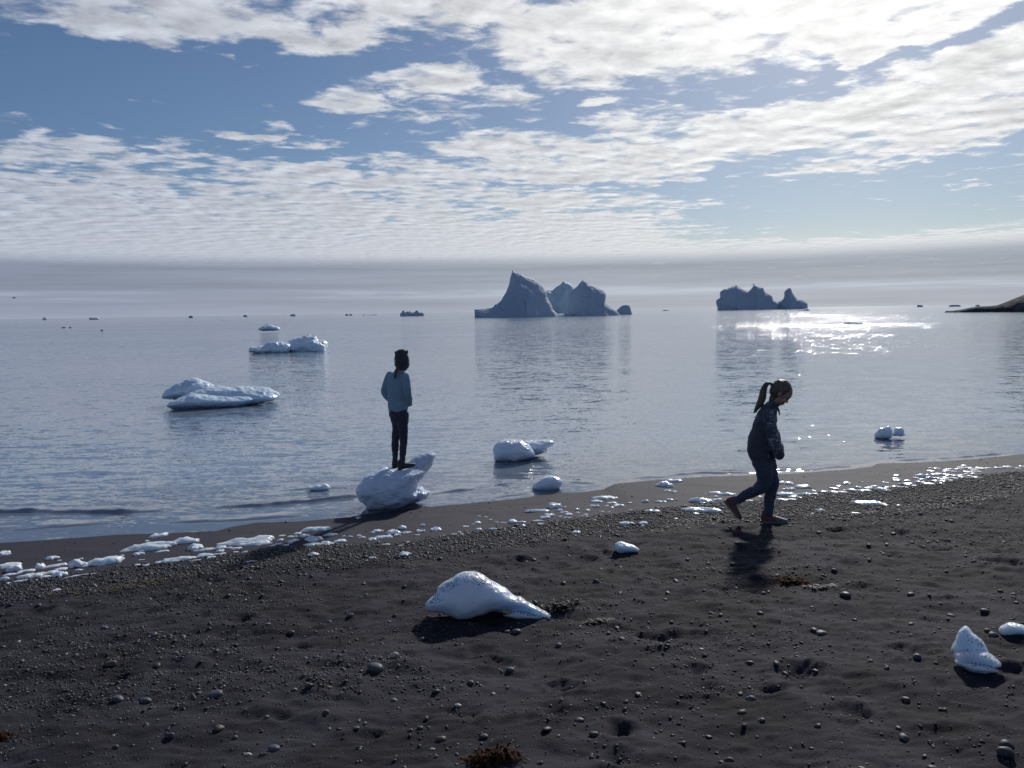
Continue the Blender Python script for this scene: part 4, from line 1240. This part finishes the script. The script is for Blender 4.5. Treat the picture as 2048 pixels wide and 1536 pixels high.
def ribbon_line(pts, n, mat, label, width=.004):
    objs = []
    for k in range(n):
        i = rnd.randrange(len(pts) - 1); t = rnd.random()
        px = pts[i][0] * (1 - t) + pts[i + 1][0] * t; py = pts[i][1] * (1 - t) + pts[i + 1][1] * t + rnd.gauss(0, 3.5)
        objs.append((px, py))
    Vs, Fs = [], []; o_ = 0
    for px, py in objs:
        g = pixg(px, py); a = rnd.uniform(0, 6.28)
        x, y = g[0], g[1]
        for i in range(4):
            a += rnd.uniform(-.6, .6); x += math.cos(a) * .008; y += math.sin(a) * .008
            z = g1(x, y) + rnd.uniform(.004, .012); ww = width * (1 - .2 * i)
            Vs += [(x - math.sin(a) * -ww, y - math.cos(a) * ww, z), (x + math.sin(a) * -ww, y + math.cos(a) * ww, z + ww * .4)]
            if i: Fs.append((o_ + 2 * i - 2, o_ + 2 * i - 1, o_ + 2 * i + 1, o_ + 2 * i))
        o_ += 8
    o = link('seaweed_scraps', mesh_np('seaweed_scraps', np.array(Vs), np.array(Fs)), mat)
    tag(o, label, kind='stuff')


ribbon_line([(60, 1197), (150, 1190), (210, 1183), (250, 1176), (290, 1168), (330, 1162), (400, 1150)], 420, mat_kelpy, 'yellowish seaweed scraps along the inland edge of the gravel at the left')
ribbon_line([(480, 1133), (560, 1128), (700, 1128), (860, 1112), (1050, 1085), (1180, 1075)], 160, mat_kelpy, 'thin yellowish seaweed scraps along the gravel edge in the middle')
ribbon_line([(1300, 1062), (1400, 1047), (1500, 1040), (1780, 1030), (1880, 1012), (1950, 1000), (2048, 985)], 520, mat_kelpy, 'yellowish seaweed scraps along the gravel edge at the right')


# ------------------------------------------------------------------ people
def ring_tube(Vs, Fs, pts, radii, side=(0, 1, 0), seg=20, cap=True):
    """tube through pts; radii (a along `side`, b across); rounded caps"""
    pts = [np.array(p, float) for p in pts]
    radii = [(r, r) if np.isscalar(r) else r for r in radii]
    n = len(pts)
    P_, R_ = [], []
    # densify with catmull
    sub = 4
    for i in range(n - 1):
        p0 = pts[max(i - 1, 0)]; p1 = pts[i]; p2 = pts[i + 1]; p3 = pts[min(i + 2, n - 1)]
        r0, r1, r2, r3 = [np.array(radii[j], float) for j in (max(i - 1, 0), i, i + 1, min(i + 2, n - 1))]
        for s_ in range(sub):
            t = s_ / sub
            f = lambda a, b, c, d: .5 * ((2 * b) + (-a + c) * t + (2 * a - 5 * b + 4 * c - d) * t * t + (-a + 3 * b - 3 * c + d) * t ** 3)
            P_.append(f(p0, p1, p2, p3)); R_.append(np.maximum(f(r0, r1, r2, r3), 1e-4))
    P_.append(pts[-1]); R_.append(np.array(radii[-1], float))
    T = [(P_[min(i + 1, len(P_) - 1)] - P_[max(i - 1, 0)]) for i in range(len(P_))]
    T = [t / np.linalg.norm(t) for t in T]
    if cap:
        def capz(p, r, t, sgn):
            out = []
            h = min(r)
            for a in (25, 50, 72, 86):
                a = math.radians(a)
                out.append((p + sgn * t * h * math.sin(a), np.array(r) * math.cos(a)))
            return out
        s0 = capz(P_[0], R_[0], T[0], -1)[::-1]; s1 = capz(P_[-1], R_[-1], T[-1], 1)
        P_ = [q[0] for q in s0] + P_ + [q[0] for q in s1]
        R_ = [q[1] for q in s0] + R_ + [q[1] for q in s1]
        T = [T[0]] * 4 + T + [T[-1]] * 4
    sd = np.array(side, float)
    base = len(Vs)
    for p, r, t in zip(P_, R_, T):
        a = sd - t * (sd @ t)
        if np.linalg.norm(a) < 1e-3: a = np.cross(t, [0, 0, 1.0])
        a /= np.linalg.norm(a); b_ = np.cross(t, a)
        for k in range(seg):
            th = 2 * math.pi * k / seg
            Vs.append(p + a * r[0] * math.cos(th) + b_ * r[1] * math.sin(th))
    m_ = len(P_)
    for i in range(m_ - 1):
        for k in range(seg):
            q = base + i * seg + k; q2 = base + i * seg + (k + 1) % seg
            Fs.append((q, q2, q2 + seg, q + seg))
    Vs.append(P_[0]); Vs.append(P_[-1]); c0, c1 = len(Vs) - 2, len(Vs) - 1
    for k in range(seg):
        Fs.append((c0, base + (k + 1) % seg, base + k))
        q = base + (m_ - 1) * seg
        Fs.append((c1, q + k, q + (k + 1) % seg))


def ell(Vs, Fs, c, r, axes=None):
    V0, F0 = I3
    ax = np.eye(3) if axes is None else np.array([np.array(a) / np.linalg.norm(a) for a in axes])
    b_ = len(Vs)
    for v in V0: Vs.append(np.array(c) + ax[0] * v[0] * r[0] + ax[1] * v[1] * r[1] + ax[2] * v[2] * r[2])
    for f in F0: Fs.append((b_ + f[0], b_ + f[1], b_ + f[2]))


def fuse(name, Vs, Fs, voxel, mat, parent, smooth_it=6, factor=.5, wrinkle=0, wf=20):
    me = bpy.data.meshes.new(name)
    me.from_pydata([tuple(v) for v in Vs], [], [tuple(f) for f in Fs])
    o = bpy.data.objects.new(name, me); COL.objects.link(o)
    md = o.modifiers.new('r', 'REMESH'); md.mode = 'VOXEL'; md.voxel_size = voxel
    sm = o.modifiers.new('s', 'SMOOTH'); sm.iterations = smooth_it; sm.factor = factor
    dg = bpy.context.evaluated_depsgraph_get(); dg.update()
    me2 = bpy.data.meshes.new_from_object(o.evaluated_get(dg))
    o.modifiers.clear(); o.data = me2; me2.name = name
    bpy.data.meshes.remove(me)
    n = len(me2.vertices)
    co = np.zeros(n * 3, np.float32); me2.vertices.foreach_get('co', co); co = co.reshape(-1, 3)
    if wrinkle:
        no = np.zeros(n * 3, np.float32); me2.vertices.foreach_get('normal', no); no = no.reshape(-1, 3)
        d = fbm(co[:, 0] * wf, co[:, 1] * wf, co[:, 2] * wf * 1.8, octv=3, seed=len(name))
        co = co + no * (d * wrinkle)[:, None]
        me2.vertices.foreach_set('co', co.astype(np.float32).ravel())
    me2.polygons.foreach_set('use_smooth', np.ones(len(me2.polygons), bool))
    me2.update()
    me2.materials.clear(); me2.materials.append(mat)
    o.parent = parent
    return o


def cloth_mat(name, c, c2=None, rough=.85, sheen=.2, ns=60, bump=.3):
    mt, s, b = material(name)
    tcn = s.new('ShaderNodeTexCoord')
    n = s.noise(tcn.outputs['Object'], ns, 3, .6)
    s.put(b.inputs['Base Color'], s.mix(s.mr(n, .35, .65), c, c2 or tuple(v * .85 for v in c)))
    b.inputs['Roughness'].default_value = rough
    b.inputs['Sheen Weight'].default_value = sheen
    s.put(b.inputs['Normal'], s.bump(n, bump, .002))
    return mt


SKIN = cloth_mat('skin', (.42, .25, .19), rough=.55, sheen=0, ns=40, bump=.05)
M_BLUE = cloth_mat('blue_fleece', (.23, .36, .46), ns=90)
M_NAVY = cloth_mat('dark_leggings', (.040, .042, .070), ns=40, sheen=.1)
M_NAVY2 = cloth_mat('navy_leggings', (.055, .062, .105), ns=40, sheen=.1)
M_HAT = cloth_mat('black_knit', (.045, .045, .062), ns=120, bump=.8)
M_SHOE = cloth_mat('black_shoe', (.022, .022, .026), rough=.6, ns=60)
M_RUST = cloth_mat('rust_shoe', (.16, .05, .045), rough=.7, ns=60)
M_GREY = cloth_mat('grey_sole', (.12, .12, .14), rough=.6, ns=60)
M_EYE = cloth_mat('eye', (.05, .04, .035), rough=.2, ns=20, sheen=0)


def hair_mat(name, c):
    mt, s, b = material(name)
    tcn = s.new('ShaderNodeTexCoord')
    n = s.noise(s.map(tcn.outputs['Object'], scale=(160, 160, 14)), 1, 4, .6)
    s.put(b.inputs['Base Color'], s.mix(s.mr(n, .35, .65), c, tuple(v * .5 for v in c)))
    b.inputs['Roughness'].default_value = .45
    s.put(b.inputs['Normal'], s.bump(n, .8, .004))
    return mt


M_BLOND = hair_mat('dark_blond_hair', (.125, .10, .072))
M_BROWN = hair_mat('brown_hair', (.12, .075, .05))
# dark jacket with a pale floral print on yoke and sleeves
M_JACK, s, b = material('dark_printed_jacket')
tcn = s.new('ShaderNodeTexCoord'); oc = tcn.outputs['Object']
sx_ = s.new('ShaderNodeSeparateXYZ'); s.put(sx_.inputs[0], oc)
yoke = s.mr(sx_.outputs[2], .96, 1.02)
slv = s.m('MULTIPLY', s.mr(s.m('ABSOLUTE', sx_.outputs[1]), .098, .112), s.mr(sx_.outputs[0], -.05, .0))
slv = s.m('MULTIPLY', slv, s.mr(sx_.outputs[2], .62, .66))
pm_ = s.m('MAXIMUM', yoke, slv)
fl1 = s.mr(s.noise(oc, 38, 4, .65, 1.2), .53, .58)
fl2 = s.mr(s.noise(oc, 12, 3, .6), .42, .56)
fl = s.m('MULTIPLY', s.m('MULTIPLY', fl1, fl2), pm_)
s.put(b.inputs['Base Color'], s.mix(s.m('MULTIPLY', fl, 1.0), (.045, .050, .075), (.36, .39, .46)))
b.inputs['Roughness'].default_value = .8
b.inputs['Sheen Weight'].default_value = .15
s.put(b.inputs['Normal'], s.bump(s.noise(oc, 18, 4, .6), .25, .012))


def person_root(px, py, z, label, dist=None):
    r = ray(px, py)
    if dist is None: t = (z - CAM[2]) / r[2]
    else: t = dist / math.hypot(r[0], r[1])
    p = CAM + r * t
    o = bpy.data.objects.new('person', None); COL.objects.link(o)
    o.location = (p[0], p[1], z if dist is None else p[2])
    o.rotation_euler = (0, 0, -math.atan2(p[0], p[1]))
    o.empty_display_size = .2
    return tag(o, label, 'person')


def shoe(parent, heel, fwd_, upv_, L, w_, m_up, m_front, m_sole):
    f = np.array(fwd_, float); f /= np.linalg.norm(f)
    u = np.array(upv_, float); u -= f * (u @ f); u /= np.linalg.norm(u)
    s_ = np.cross(u, f)
    P = lambda x, y, z: np.array(heel) + f * x * L + s_ * y + u * z
    Vs, Fs = [], []
    h = .055 * L / .22
    ring_tube(Vs, Fs, [P(.13, 0, h * .62), P(.35, 0, h * .66), P(.6, 0, h * .55), P(.85, 0, h * .42), P(.93, 0, h * .40)],
              [(w_ * .8, h * .55), (w_ * .92, h * .6), (w_ * 1.05, h * .5), (w_ * .95, h * .34), (w_ * .7, h * .26)], side=s_)
    ring_tube(Vs, Fs, [P(.20, 0, h * .8), P(.23, 0, h * 1.45), P(.25, 0, h * 1.75)], [(w_ * .85, h * .75), (w_ * .78, h * .68), (w_ * .75, h * .62)], side=s_)
    o = fuse('shoe', Vs, Fs, .005, m_up, parent, 4)
    # toe cap in the other colour
    if m_front is not None:
        Vt, Ft = [], []
        ring_tube(Vt, Ft, [P(.58, 0, h * .56), P(.72, 0, h * .49), P(.86, 0, h * .43), P(.94, 0, h * .41)],
                  [(w_ * 1.08, h * .54), (w_ * 1.06, h * .46), (w_ * .97, h * .37), (w_ * .72, h * .28)], side=s_)
        t = fuse('toe_cap', Vt, Ft, .005, m_front, o, 3)
    # sole
    out = [(0, .55), (.05, .85), (.25, .92), (.45, .82), (.65, 1.08), (.82, 1.1), (.95, .75), (1.0, .25)]
    ol = [(a, b_ * w_) for a, b_ in out] + [(a, -b_ * w_) for a, b_ in out[::-1]]
    n = len(ol); Vq = []
    for zz in (-.002, .018 * L / .22):
        for a, b_ in ol: Vq.append(P(a, b_, zz + (.010 if a > .9 else 0)))
    Fq = [tuple(range(n))[::-1], tuple(range(n, 2 * n))] + [(i, (i + 1) % n, (i + 1) % n + n, i + n) for i in range(n)]
    me = bpy.data.meshes.new('sole'); me.from_pydata([tuple(v) for v in Vq], [], Fq); me.update()
    so = link('sole', me, m_sole, parent=o)
    bv = so.modifiers.new('b', 'BEVEL'); bv.width = .004; bv.segments = 2
    return o


def laces(parent, pts, mat):
    Vs, Fs = [], []
    for a, b_ in pts: ring_tube(Vs, Fs, [a, (np.array(a) + b_) / 2 + np.array([0, 0, .004]), b_], [.003, .003, .003], side=(0, 0, 1), seg=6)
    me = bpy.data.meshes.new('laces'); me.from_pydata([tuple(v) for v in Vs], [], Fs); me.update()
    return link('laces', me, mat, parent=parent)


def face(Vs, Fs, c, f, u, k=1.0):
    """skull, jaw, nose, brow, ears around centre c, facing f, up u"""
    f = np.array(f, float); f /= np.linalg.norm(f); u = np.array(u, float); u -= f * (u @ f); u /= np.linalg.norm(u)
    l = np.cross(u, f); c = np.array(c)
    A = (f, l, u)
    ell(Vs, Fs, c, (.092 * k, .070 * k, .088 * k), A)
    ell(Vs, Fs, c + f * .022 * k - u * .062 * k, (.060 * k, .052 * k, .050 * k), A)       # lower face
    ell(Vs, Fs, c + f * .052 * k - u * .098 * k, (.022 * k, .024 * k, .018 * k), A)      # chin
    ell(Vs, Fs, c + f * .080 * k - u * .030 * k, (.012 * k, .010 * k, .024 * k), A)      # nose bridge
    ell(Vs, Fs, c + f * .092 * k - u * .046 * k, (.013 * k, .012 * k, .009 * k), A)      # nose tip
    ell(Vs, Fs, c + f * .079 * k - u * .071 * k, (.008 * k, .020 * k, .006 * k), A)      # lips
    ell(Vs, Fs, c + f * .077 * k - u * .083 * k, (.008 * k, .017 * k, .006 * k), A)
    ell(Vs, Fs, c + f * .074 * k + u * .002 * k, (.014 * k, .048 * k, .010 * k), A)      # brow
    for sg in (-1, 1):
        ell(Vs, Fs, c + l * sg * .071 * k - u * .020 * k - f * .006 * k, (.016 * k, .007 * k, .026 * k), A)  # ears
        ell(Vs, Fs, c + f * .060 * k + l * sg * .036 * k - u * .050 * k, (.024 * k, .022 * k, .022 * k), A)  # cheeks
    return f, l, u


def eyes(root, c, f, l, u, k=1.0):
    for sg in (-1, 1):
        Vs, Fs = [], []
        ell(Vs, Fs, np.array(c) + f * .079 * k + l * sg * .028 * k - u * .016 * k, (.006, .011, .006), (f, l, u))
        me = bpy.data.meshes.new('eye'); me.from_pydata([tuple(v) for v in Vs], [], Fs); me.update()
        link('eye', me, M_EYE, parent=root)


def hand(Vs, Fs, wrist, d, side, k=.8):
    """relaxed hand: palm, five separate curled fingers; d = direction, side = across the palm"""
    d = np.array(d, float); d /= np.linalg.norm(d); s_ = np.array(side, float); s_ -= d * (s_ @ d); s_ /= np.linalg.norm(s_)
    n = np.cross(d, s_); wv = np.array(wrist)
    ring_tube(Vs, Fs, [wv, wv + d * .03 * k, wv + d * .07 * k], [(.022 * k, .016 * k), (.034 * k, .014 * k), (.038 * k, .012 * k)], side=s_, seg=12)
    for i, (o_, L) in enumerate(((-.028, .052), (-.010, .066), (.010, .070), (.028, .062))):
        b_ = wv + d * .072 * k + s_ * o_ * k
        ring_tube(Vs, Fs, [b_, b_ + d * L * .45 * k + n * .010 * k, b_ + d * L * .8 * k + n * .028 * k, b_ + d * L * .9 * k + n * .045 * k],
                  [.0088 * k, .008 * k, .0075 * k, .006 * k], side=s_, seg=8)
    b_ = wv + d * .025 * k + s_ * .030 * k
    ring_tube(Vs, Fs, [b_, b_ + d * .03 * k + s_ * .022 * k + n * .01 * k, b_ + d * .055 * k + s_ * .026 * k + n * .02 * k], [.011 * k, .0095 * k, .007 * k], side=n, seg=8)


# --- walking child
K = .001016
G = lambda cx, cy, y=0.0: np.array([(cx - 600) * K, y, (1405 - cy) * K * 1.03])
gw_ = pixg(1548, 1046)
rootW = person_root(1536.7, 1049, gw_[2], 'child walking right on the sand, head bowed, blond ponytail, hands in dark jacket pockets')
hc = G(697, 222)
fF, fU = (.78, 0.0, -.62), (.62, 0, .78)
Vs, Fs = [], []
f_, l_, u_ = face(Vs, Fs, hc, fF, fU, 1.02)
ring_tube(Vs, Fs, [G(560, 500), G(590, 400), G(620, 340), G(660, 280)], [.06, .05, .042, .042])
ring_tube(Vs, Fs, [G(548, 840), G(530, 740), G(548, 600), G(562, 500), G(580, 410)], [(.10, .08), (.095, .08), (.10, .085), (.11, .08), (.09, .055)])
for sy in (-1, 1):
    ring_tube(Vs, Fs, [G(585, 412, sy * .10), G(610, 520, sy * .135), G(625, 610, sy * .135), G(660, 680, sy * .12), G(668, 705, sy * .115)], [.034, .028, .024, .020, .016])
    hand(Vs, Fs, G(668, 705, sy * .115), (.02, -sy * .35, -.9), (1, 0, 0), .60)
ring_tube(Vs, Fs, [G(565, 850, .05), G(600, 960, .055), G(632, 1050, .055), G(615, 1150, .055), G(602, 1290, .055), G(590, 1350, .055)], [.06, .05, .038, .034, .024, .024])
ring_tube(Vs, Fs, [G(540, 850, -.05), G(562, 950, -.06), G(550, 1055, -.06), G(440, 1115, -.06), G(322, 1195, -.06), G(285, 1225, -.06)], [.06, .05, .034, .032, .024, .022])
fuse('body', Vs, Fs, .005, SKIN, rootW, 4)
eyes(rootW, hc, f_, l_, u_, 1.02)
# hair
Vs, Fs = [], []
ell(Vs, Fs, hc - f_ * .017 + u_ * .014, (.093, .080, .092), (f_, l_, u_))
ell(Vs, Fs, hc - f_ * .035 - u_ * .015, (.070, .078, .080), (f_, l_, u_))
ell(Vs, Fs, G(612, 168), (.018, .018, .018))
hairW = fuse('hair', Vs, Fs, .005, M_BLOND, rootW, 4, wrinkle=.003, wf=30)
Vs, Fs = [], []
ring_tube(Vs, Fs, [G(618, 165), G(596, 152), G(562, 160), (G(540, 215)), G(530, 280), G(508, 335), G(480, 380), G(462, 415)], [.012, .013, .020, (.030, .030), (.036, .034), (.036, .030), (.026, .018), .005])
for q in range(14):
    a = rnd.uniform(-.02, .02); b2 = rnd.uniform(-16, 14)
    ring_tube(Vs, Fs, [G(575 + b2 * .4, 165, a * .5), G(535 + b2, 260, a), G(508 + b2, 335, a * 1.3), G(470 + b2 * .9, 400 + rnd.uniform(-10, 25), a * 1.4)], [.005, .007, .006, .0015], seg=6)
fuse('ponytail', Vs, Fs, .004, M_BLOND, hairW, 3)
Vs, Fs = [], []
ring_tube(Vs, Fs, [G(640, 250), G(615, 300), G(600, 335)], [(.050, .040), (.042, .030), (.02, .015)])
fuse('nape_hair', Vs, Fs, .005, M_BLOND, hairW, 3, wrinkle=.002, wf=40)
Vs, Fs = [], []
ring_tube(Vs, Fs, [G(606, 152, -.012), G(600, 158, 0), G(606, 168, .012)], [.006, .007, .006], seg=8)
# jacket
Vs, Fs = [], []
ring_tube(Vs, Fs, [G(542, 822), G(536, 800), G(528, 740), G(536, 660), G(550, 590), G(560, 500), G(572, 430), G(585, 385)],
          [(.118, .100), (.124, .112), (.128, .128), (.130, .126), (.132, .122), (.134, .104), (.115, .090), (.075, .068)])
ring_tube(Vs, Fs, [G(590, 400), G(612, 352), G(622, 335)], [.070, .060, .056])
for sy in (-1, 1):
    ring_tube(Vs, Fs, [G(585, 412, sy * .088), G(598, 470, sy * .122), G(618, 560, sy * .140), G(640, 650, sy * .140), G(674, 735, sy * .130), G(682, 765, sy * .105)], [.052, .054, .050, .050, .050, .046])
ring_tube(Vs, Fs, [G(655, 560), G(668, 650), G(680, 740), G(670, 775)], [(.07, .020), (.085, .032), (.10, .036), (.10, .030)])
jk = fuse('jacket', Vs, Fs, .006, M_JACK, rootW, 7, wrinkle=.005, wf=13)
Vs, Fs = [], []
ring_tube(Vs, Fs, [G(668, 372), G(676, 400), G(680, 426)], [(.035, .010), (.032, .008), (.022, .005)])
fuse('collar', Vs, Fs, .004, M_JACK, jk, 2)
# leggings
Vs, Fs = [], []
ring_tube(Vs, Fs, [G(545, 790), G(545, 850), G(552, 890)], [(.105, .09), (.108, .100), (.100, .085)])
ring_tube(Vs, Fs, [G(578, 850, .045), G(598, 950, .052), G(626, 1040, .055), G(622, 1090, .055), G(614, 1150, .055), G(604, 1230, .055), G(600, 1318, .055)], [.084, .077, .066, .058, .052, .046, .040])
ring_tube(Vs, Fs, [G(542, 850, -.045), G(562, 940, -.058), G(556, 1030, -.06), (G(510, 1075, -.06)), G(435, 1118, -.06), G(370, 1158, -.06), G(318, 1198, -.06)], [.084, .077, .066, .058, .050, .044, .038])
fuse('leggings', Vs, Fs, .006, M_NAVY2, rootW, 6, wrinkle=.005, wf=22)
shoe(rootW, G(527, 1404, .055), (1, .05, 0), (0, 0, 1), .247, .036, M_RUST, M_GREY, M_GREY)
shoe(rootW, G(207, 1200, -.06), (150, 0, -183), (.6, 0, .6), .232, .036, M_RUST, M_RUST, M_GREY)

# --- standing child with the cat eared hat
K2 = .001086 * (dE / 8.7)
H = lambda cx, cy, y=0.0: np.array([(cx - 520) * K2, y, (1405 - cy) * K2 * 1.01])
rootS = person_root(803, 936.5, 0, 'child standing on the ice block in light blue jacket and dark two pointed hat', dist=dE)
a_f = np.array([.77, .64, 0]); a_r = np.array([.64, -.77, 0])
hc2 = H(556, 300)
f2 = (.80, .42, -.42); u2 = (.3, .1, 1.0)
Vs, Fs = [], []
f_, l_, u_ = face(Vs, Fs, hc2, f2, u2, .95)
ring_tube(Vs, Fs, [H(512, 480), H(530, 410), H(548, 350)], [.05, .04, .045])
ring_tube(Vs, Fs, [H(505, 830), H(500, 700), H(505, 560), H(510, 460), H(515, 430)], [(.095, .075), (.09, .075), (.10, .08), (.10, .06), (.07, .05)], side=a_r)
ring_tube(Vs, Fs, [H(430, 455, .10), H(366, 608, .07), H(420, 690, .17)], [.028, .024, .018]); hand(Vs, Fs, H(420, 690, .17), (.75, .3, -.3), (0, 0, 1), .7)
ring_tube(Vs, Fs, [H(580, 455, -.10), H(602, 610, -.12), H(612, 715, -.02)], [.034, .028, .022]); hand(Vs, Fs, H(612, 715, -.02), (-.1, .7, -.3), (0, 0, 1), .7)
ring_tube(Vs, Fs, [H(470, 840, .05), H(485, 980, .05), H(465, 1120, .05), H(458, 1220, .05), H(456, 1370, .05)], [.056, .042, .030, .026, .020])
ring_tube(Vs, Fs, [H(540, 840, -.05), H(545, 980, -.045), H(548, 1120, -.04), H(540, 1220, -.04), H(525, 1370, -.04)], [.056, .042, .030, .026, .020])
fuse('body', Vs, Fs, .005, SKIN, rootS, 4)
eyes(rootS, hc2, f_, l_, u_, .95)
# hat
Vs, Fs = [], []
ring_tube(Vs, Fs, [H(556, 338), H(556, 300), H(553, 255), H(550, 222)], [(.082, .078), (.086, .082), (.080, .074), (.070, .050)], side=(1, .2, 0), cap=True)
ring_tube(Vs, Fs, [H(516, 238), H(500, 218), H(484, 202)], [.030, .020, .006], side=(1, 0, 0))
ring_tube(Vs, Fs, [H(590, 232), H(604, 212), H(616, 192)], [.030, .022, .007], side=(1, 0, 0))
ring_tube(Vs, Fs, [H(545, 215), H(562, 196), H(566, 190)], [.026, .014, .007], side=(1, 0, 0))
hat = fuse('hat', Vs, Fs, .005, M_HAT, rootS, 3, wrinkle=.002, wf=30)
Vs, Fs = [], []
ring_tube(Vs, Fs, [H(557, 350), H(557, 325)], [(.086, .081), (.088, .084)], side=(1, .2, 0), cap=False)
fuse('brim', Vs, Fs, .005, M_HAT, hat, 3)
# hair
Vs, Fs = [], []
ell(Vs, Fs, H(530, 352, -.025), (.045, .05, .045))
hr = fuse('hair', Vs, Fs, .005, M_BROWN, rootS, 3)
Vs, Fs = [], []
ring_tube(Vs, Fs, [H(515, 365, -.07), H(497, 392, -.10), H(486, 425, -.115), H(482, 450, -.115), H(484, 474, -.112)], [.018, .020, .017, .013, .003])
fuse('ponytail', Vs, Fs, .004, M_BROWN, hr, 3)
# jacket
Vs, Fs = [], []
ring_tube(Vs, Fs, [H(507, 806), H(506, 798), H(504, 740), H(500, 690), H(503, 620), H(506, 540), H(510, 470), H(518, 430)],
          [(.114, .096), (.124, .104), (.130, .108), (.124, .104), (.128, .106), (.134, .106), (.132, .090), (.095, .066)], side=a_r, cap=False)
ring_tube(Vs, Fs, [H(520, 440), H(534, 400), H(540, 382)], [.066, .055, .050])
ring_tube(Vs, Fs, [H(436, 450, .105), H(402, 520, .10), H(370, 605, .07), H(392, 662, .12), H(436, 712, .17)], [.050, .048, .046, .044, .038])
ring_tube(Vs, Fs, [H(582, 452, -.09), H(596, 530, -.115), H(603, 610, -.12), H(612, 680, -.07), H(618, 735, -.02)], [.050, .047, .043, .042, .038])
fuse('jacket', Vs, Fs, .006, M_BLUE, rootS, 6, wrinkle=.005, wf=13)
Vs, Fs = [], []
ring_tube(Vs, Fs, [H(505, 775), H(505, 830), H(505, 880)], [(.112, .098), (.114, .100), (.110, .085)], side=a_r)
ring_tube(Vs, Fs, [H(472, 840, .045), H(490, 960, .05), H(478, 1050, .05), H(466, 1120, .05), H(461, 1200, .05), H(459, 1290, .05), H(457, 1345, .05)], [.074, .062, .050, .044, .040, .033, .031])
ring_tube(Vs, Fs, [H(545, 840, -.045), H(546, 960, -.045), H(550, 1050, -.04), H(549, 1120, -.04), H(542, 1200, -.04), H(533, 1290, -.04), H(527, 1345, -.04)], [.074, .062, .052, .046, .042, .035, .033])
fuse('leggings', Vs, Fs, .006, M_NAVY, rootS, 5, wrinkle=.0045, wf=22)
shoe(rootS, H(425, 1408, .03), (.86, .5, .10), (-.1, 0, 1), .205, .032, M_SHOE, None, M_SHOE)
sR = shoe(rootS, H(483, 1412, -.06), (.93, .30, .14), (-.14, 0, 1), .215, .033, M_SHOE, None, M_SHOE)
laces(sR, [(H(570, 1352, -.05), H(590, 1345, .0)), (H(582, 1360, -.05), H(604, 1352, .0)), (H(596, 1366, -.05), H(616, 1358, .0))], M_GREY)

# ------------------------------------------------------------------ bird
r = ray(28, 596); p = CAM + r * 110
Vb, Fb = [], []
ring_tube(Vb, Fb, [(-.18, 0, 0), (0, 0, .0), (.16, 0, .01)], [.02, .055, .02], side=(0, 1, 0), seg=10)
me = bpy.data.meshes.new('seabird'); me.from_pydata([tuple(v) for v in Vb], [], Fb); me.update()
bird = link('seabird', me, M_HAT, loc=tuple(p)); tag(bird, 'small dark bird flying low in the sky above the left end of the horizon', 'bird')
bird.rotation_euler = (0, 0, 1.2)
for sg in (-1, 1):
    Vw = [(.07, 0, .02), (-.07, 0, .02), (-.05, sg * .22, .12), (.08, sg * .22, .12), (-.02, sg * .42, .06), (.03, sg * .42, .06)]
    Vw = Vw + [(x, y, z - .012) for x, y, z in Vw]
    Fw = [(0, 1, 2, 3), (3, 2, 4, 5), (9, 8, 7, 6), (11, 10, 8, 9), (1, 0, 6, 7), (2, 1, 7, 8), (4, 2, 8, 10), (5, 4, 10, 11), (3, 5, 11, 9), (0, 3, 9, 6)]
    me = bpy.data.meshes.new('wing'); me.from_pydata(Vw, [], Fw); me.update()
    link('wing', me, M_HAT, parent=bird)
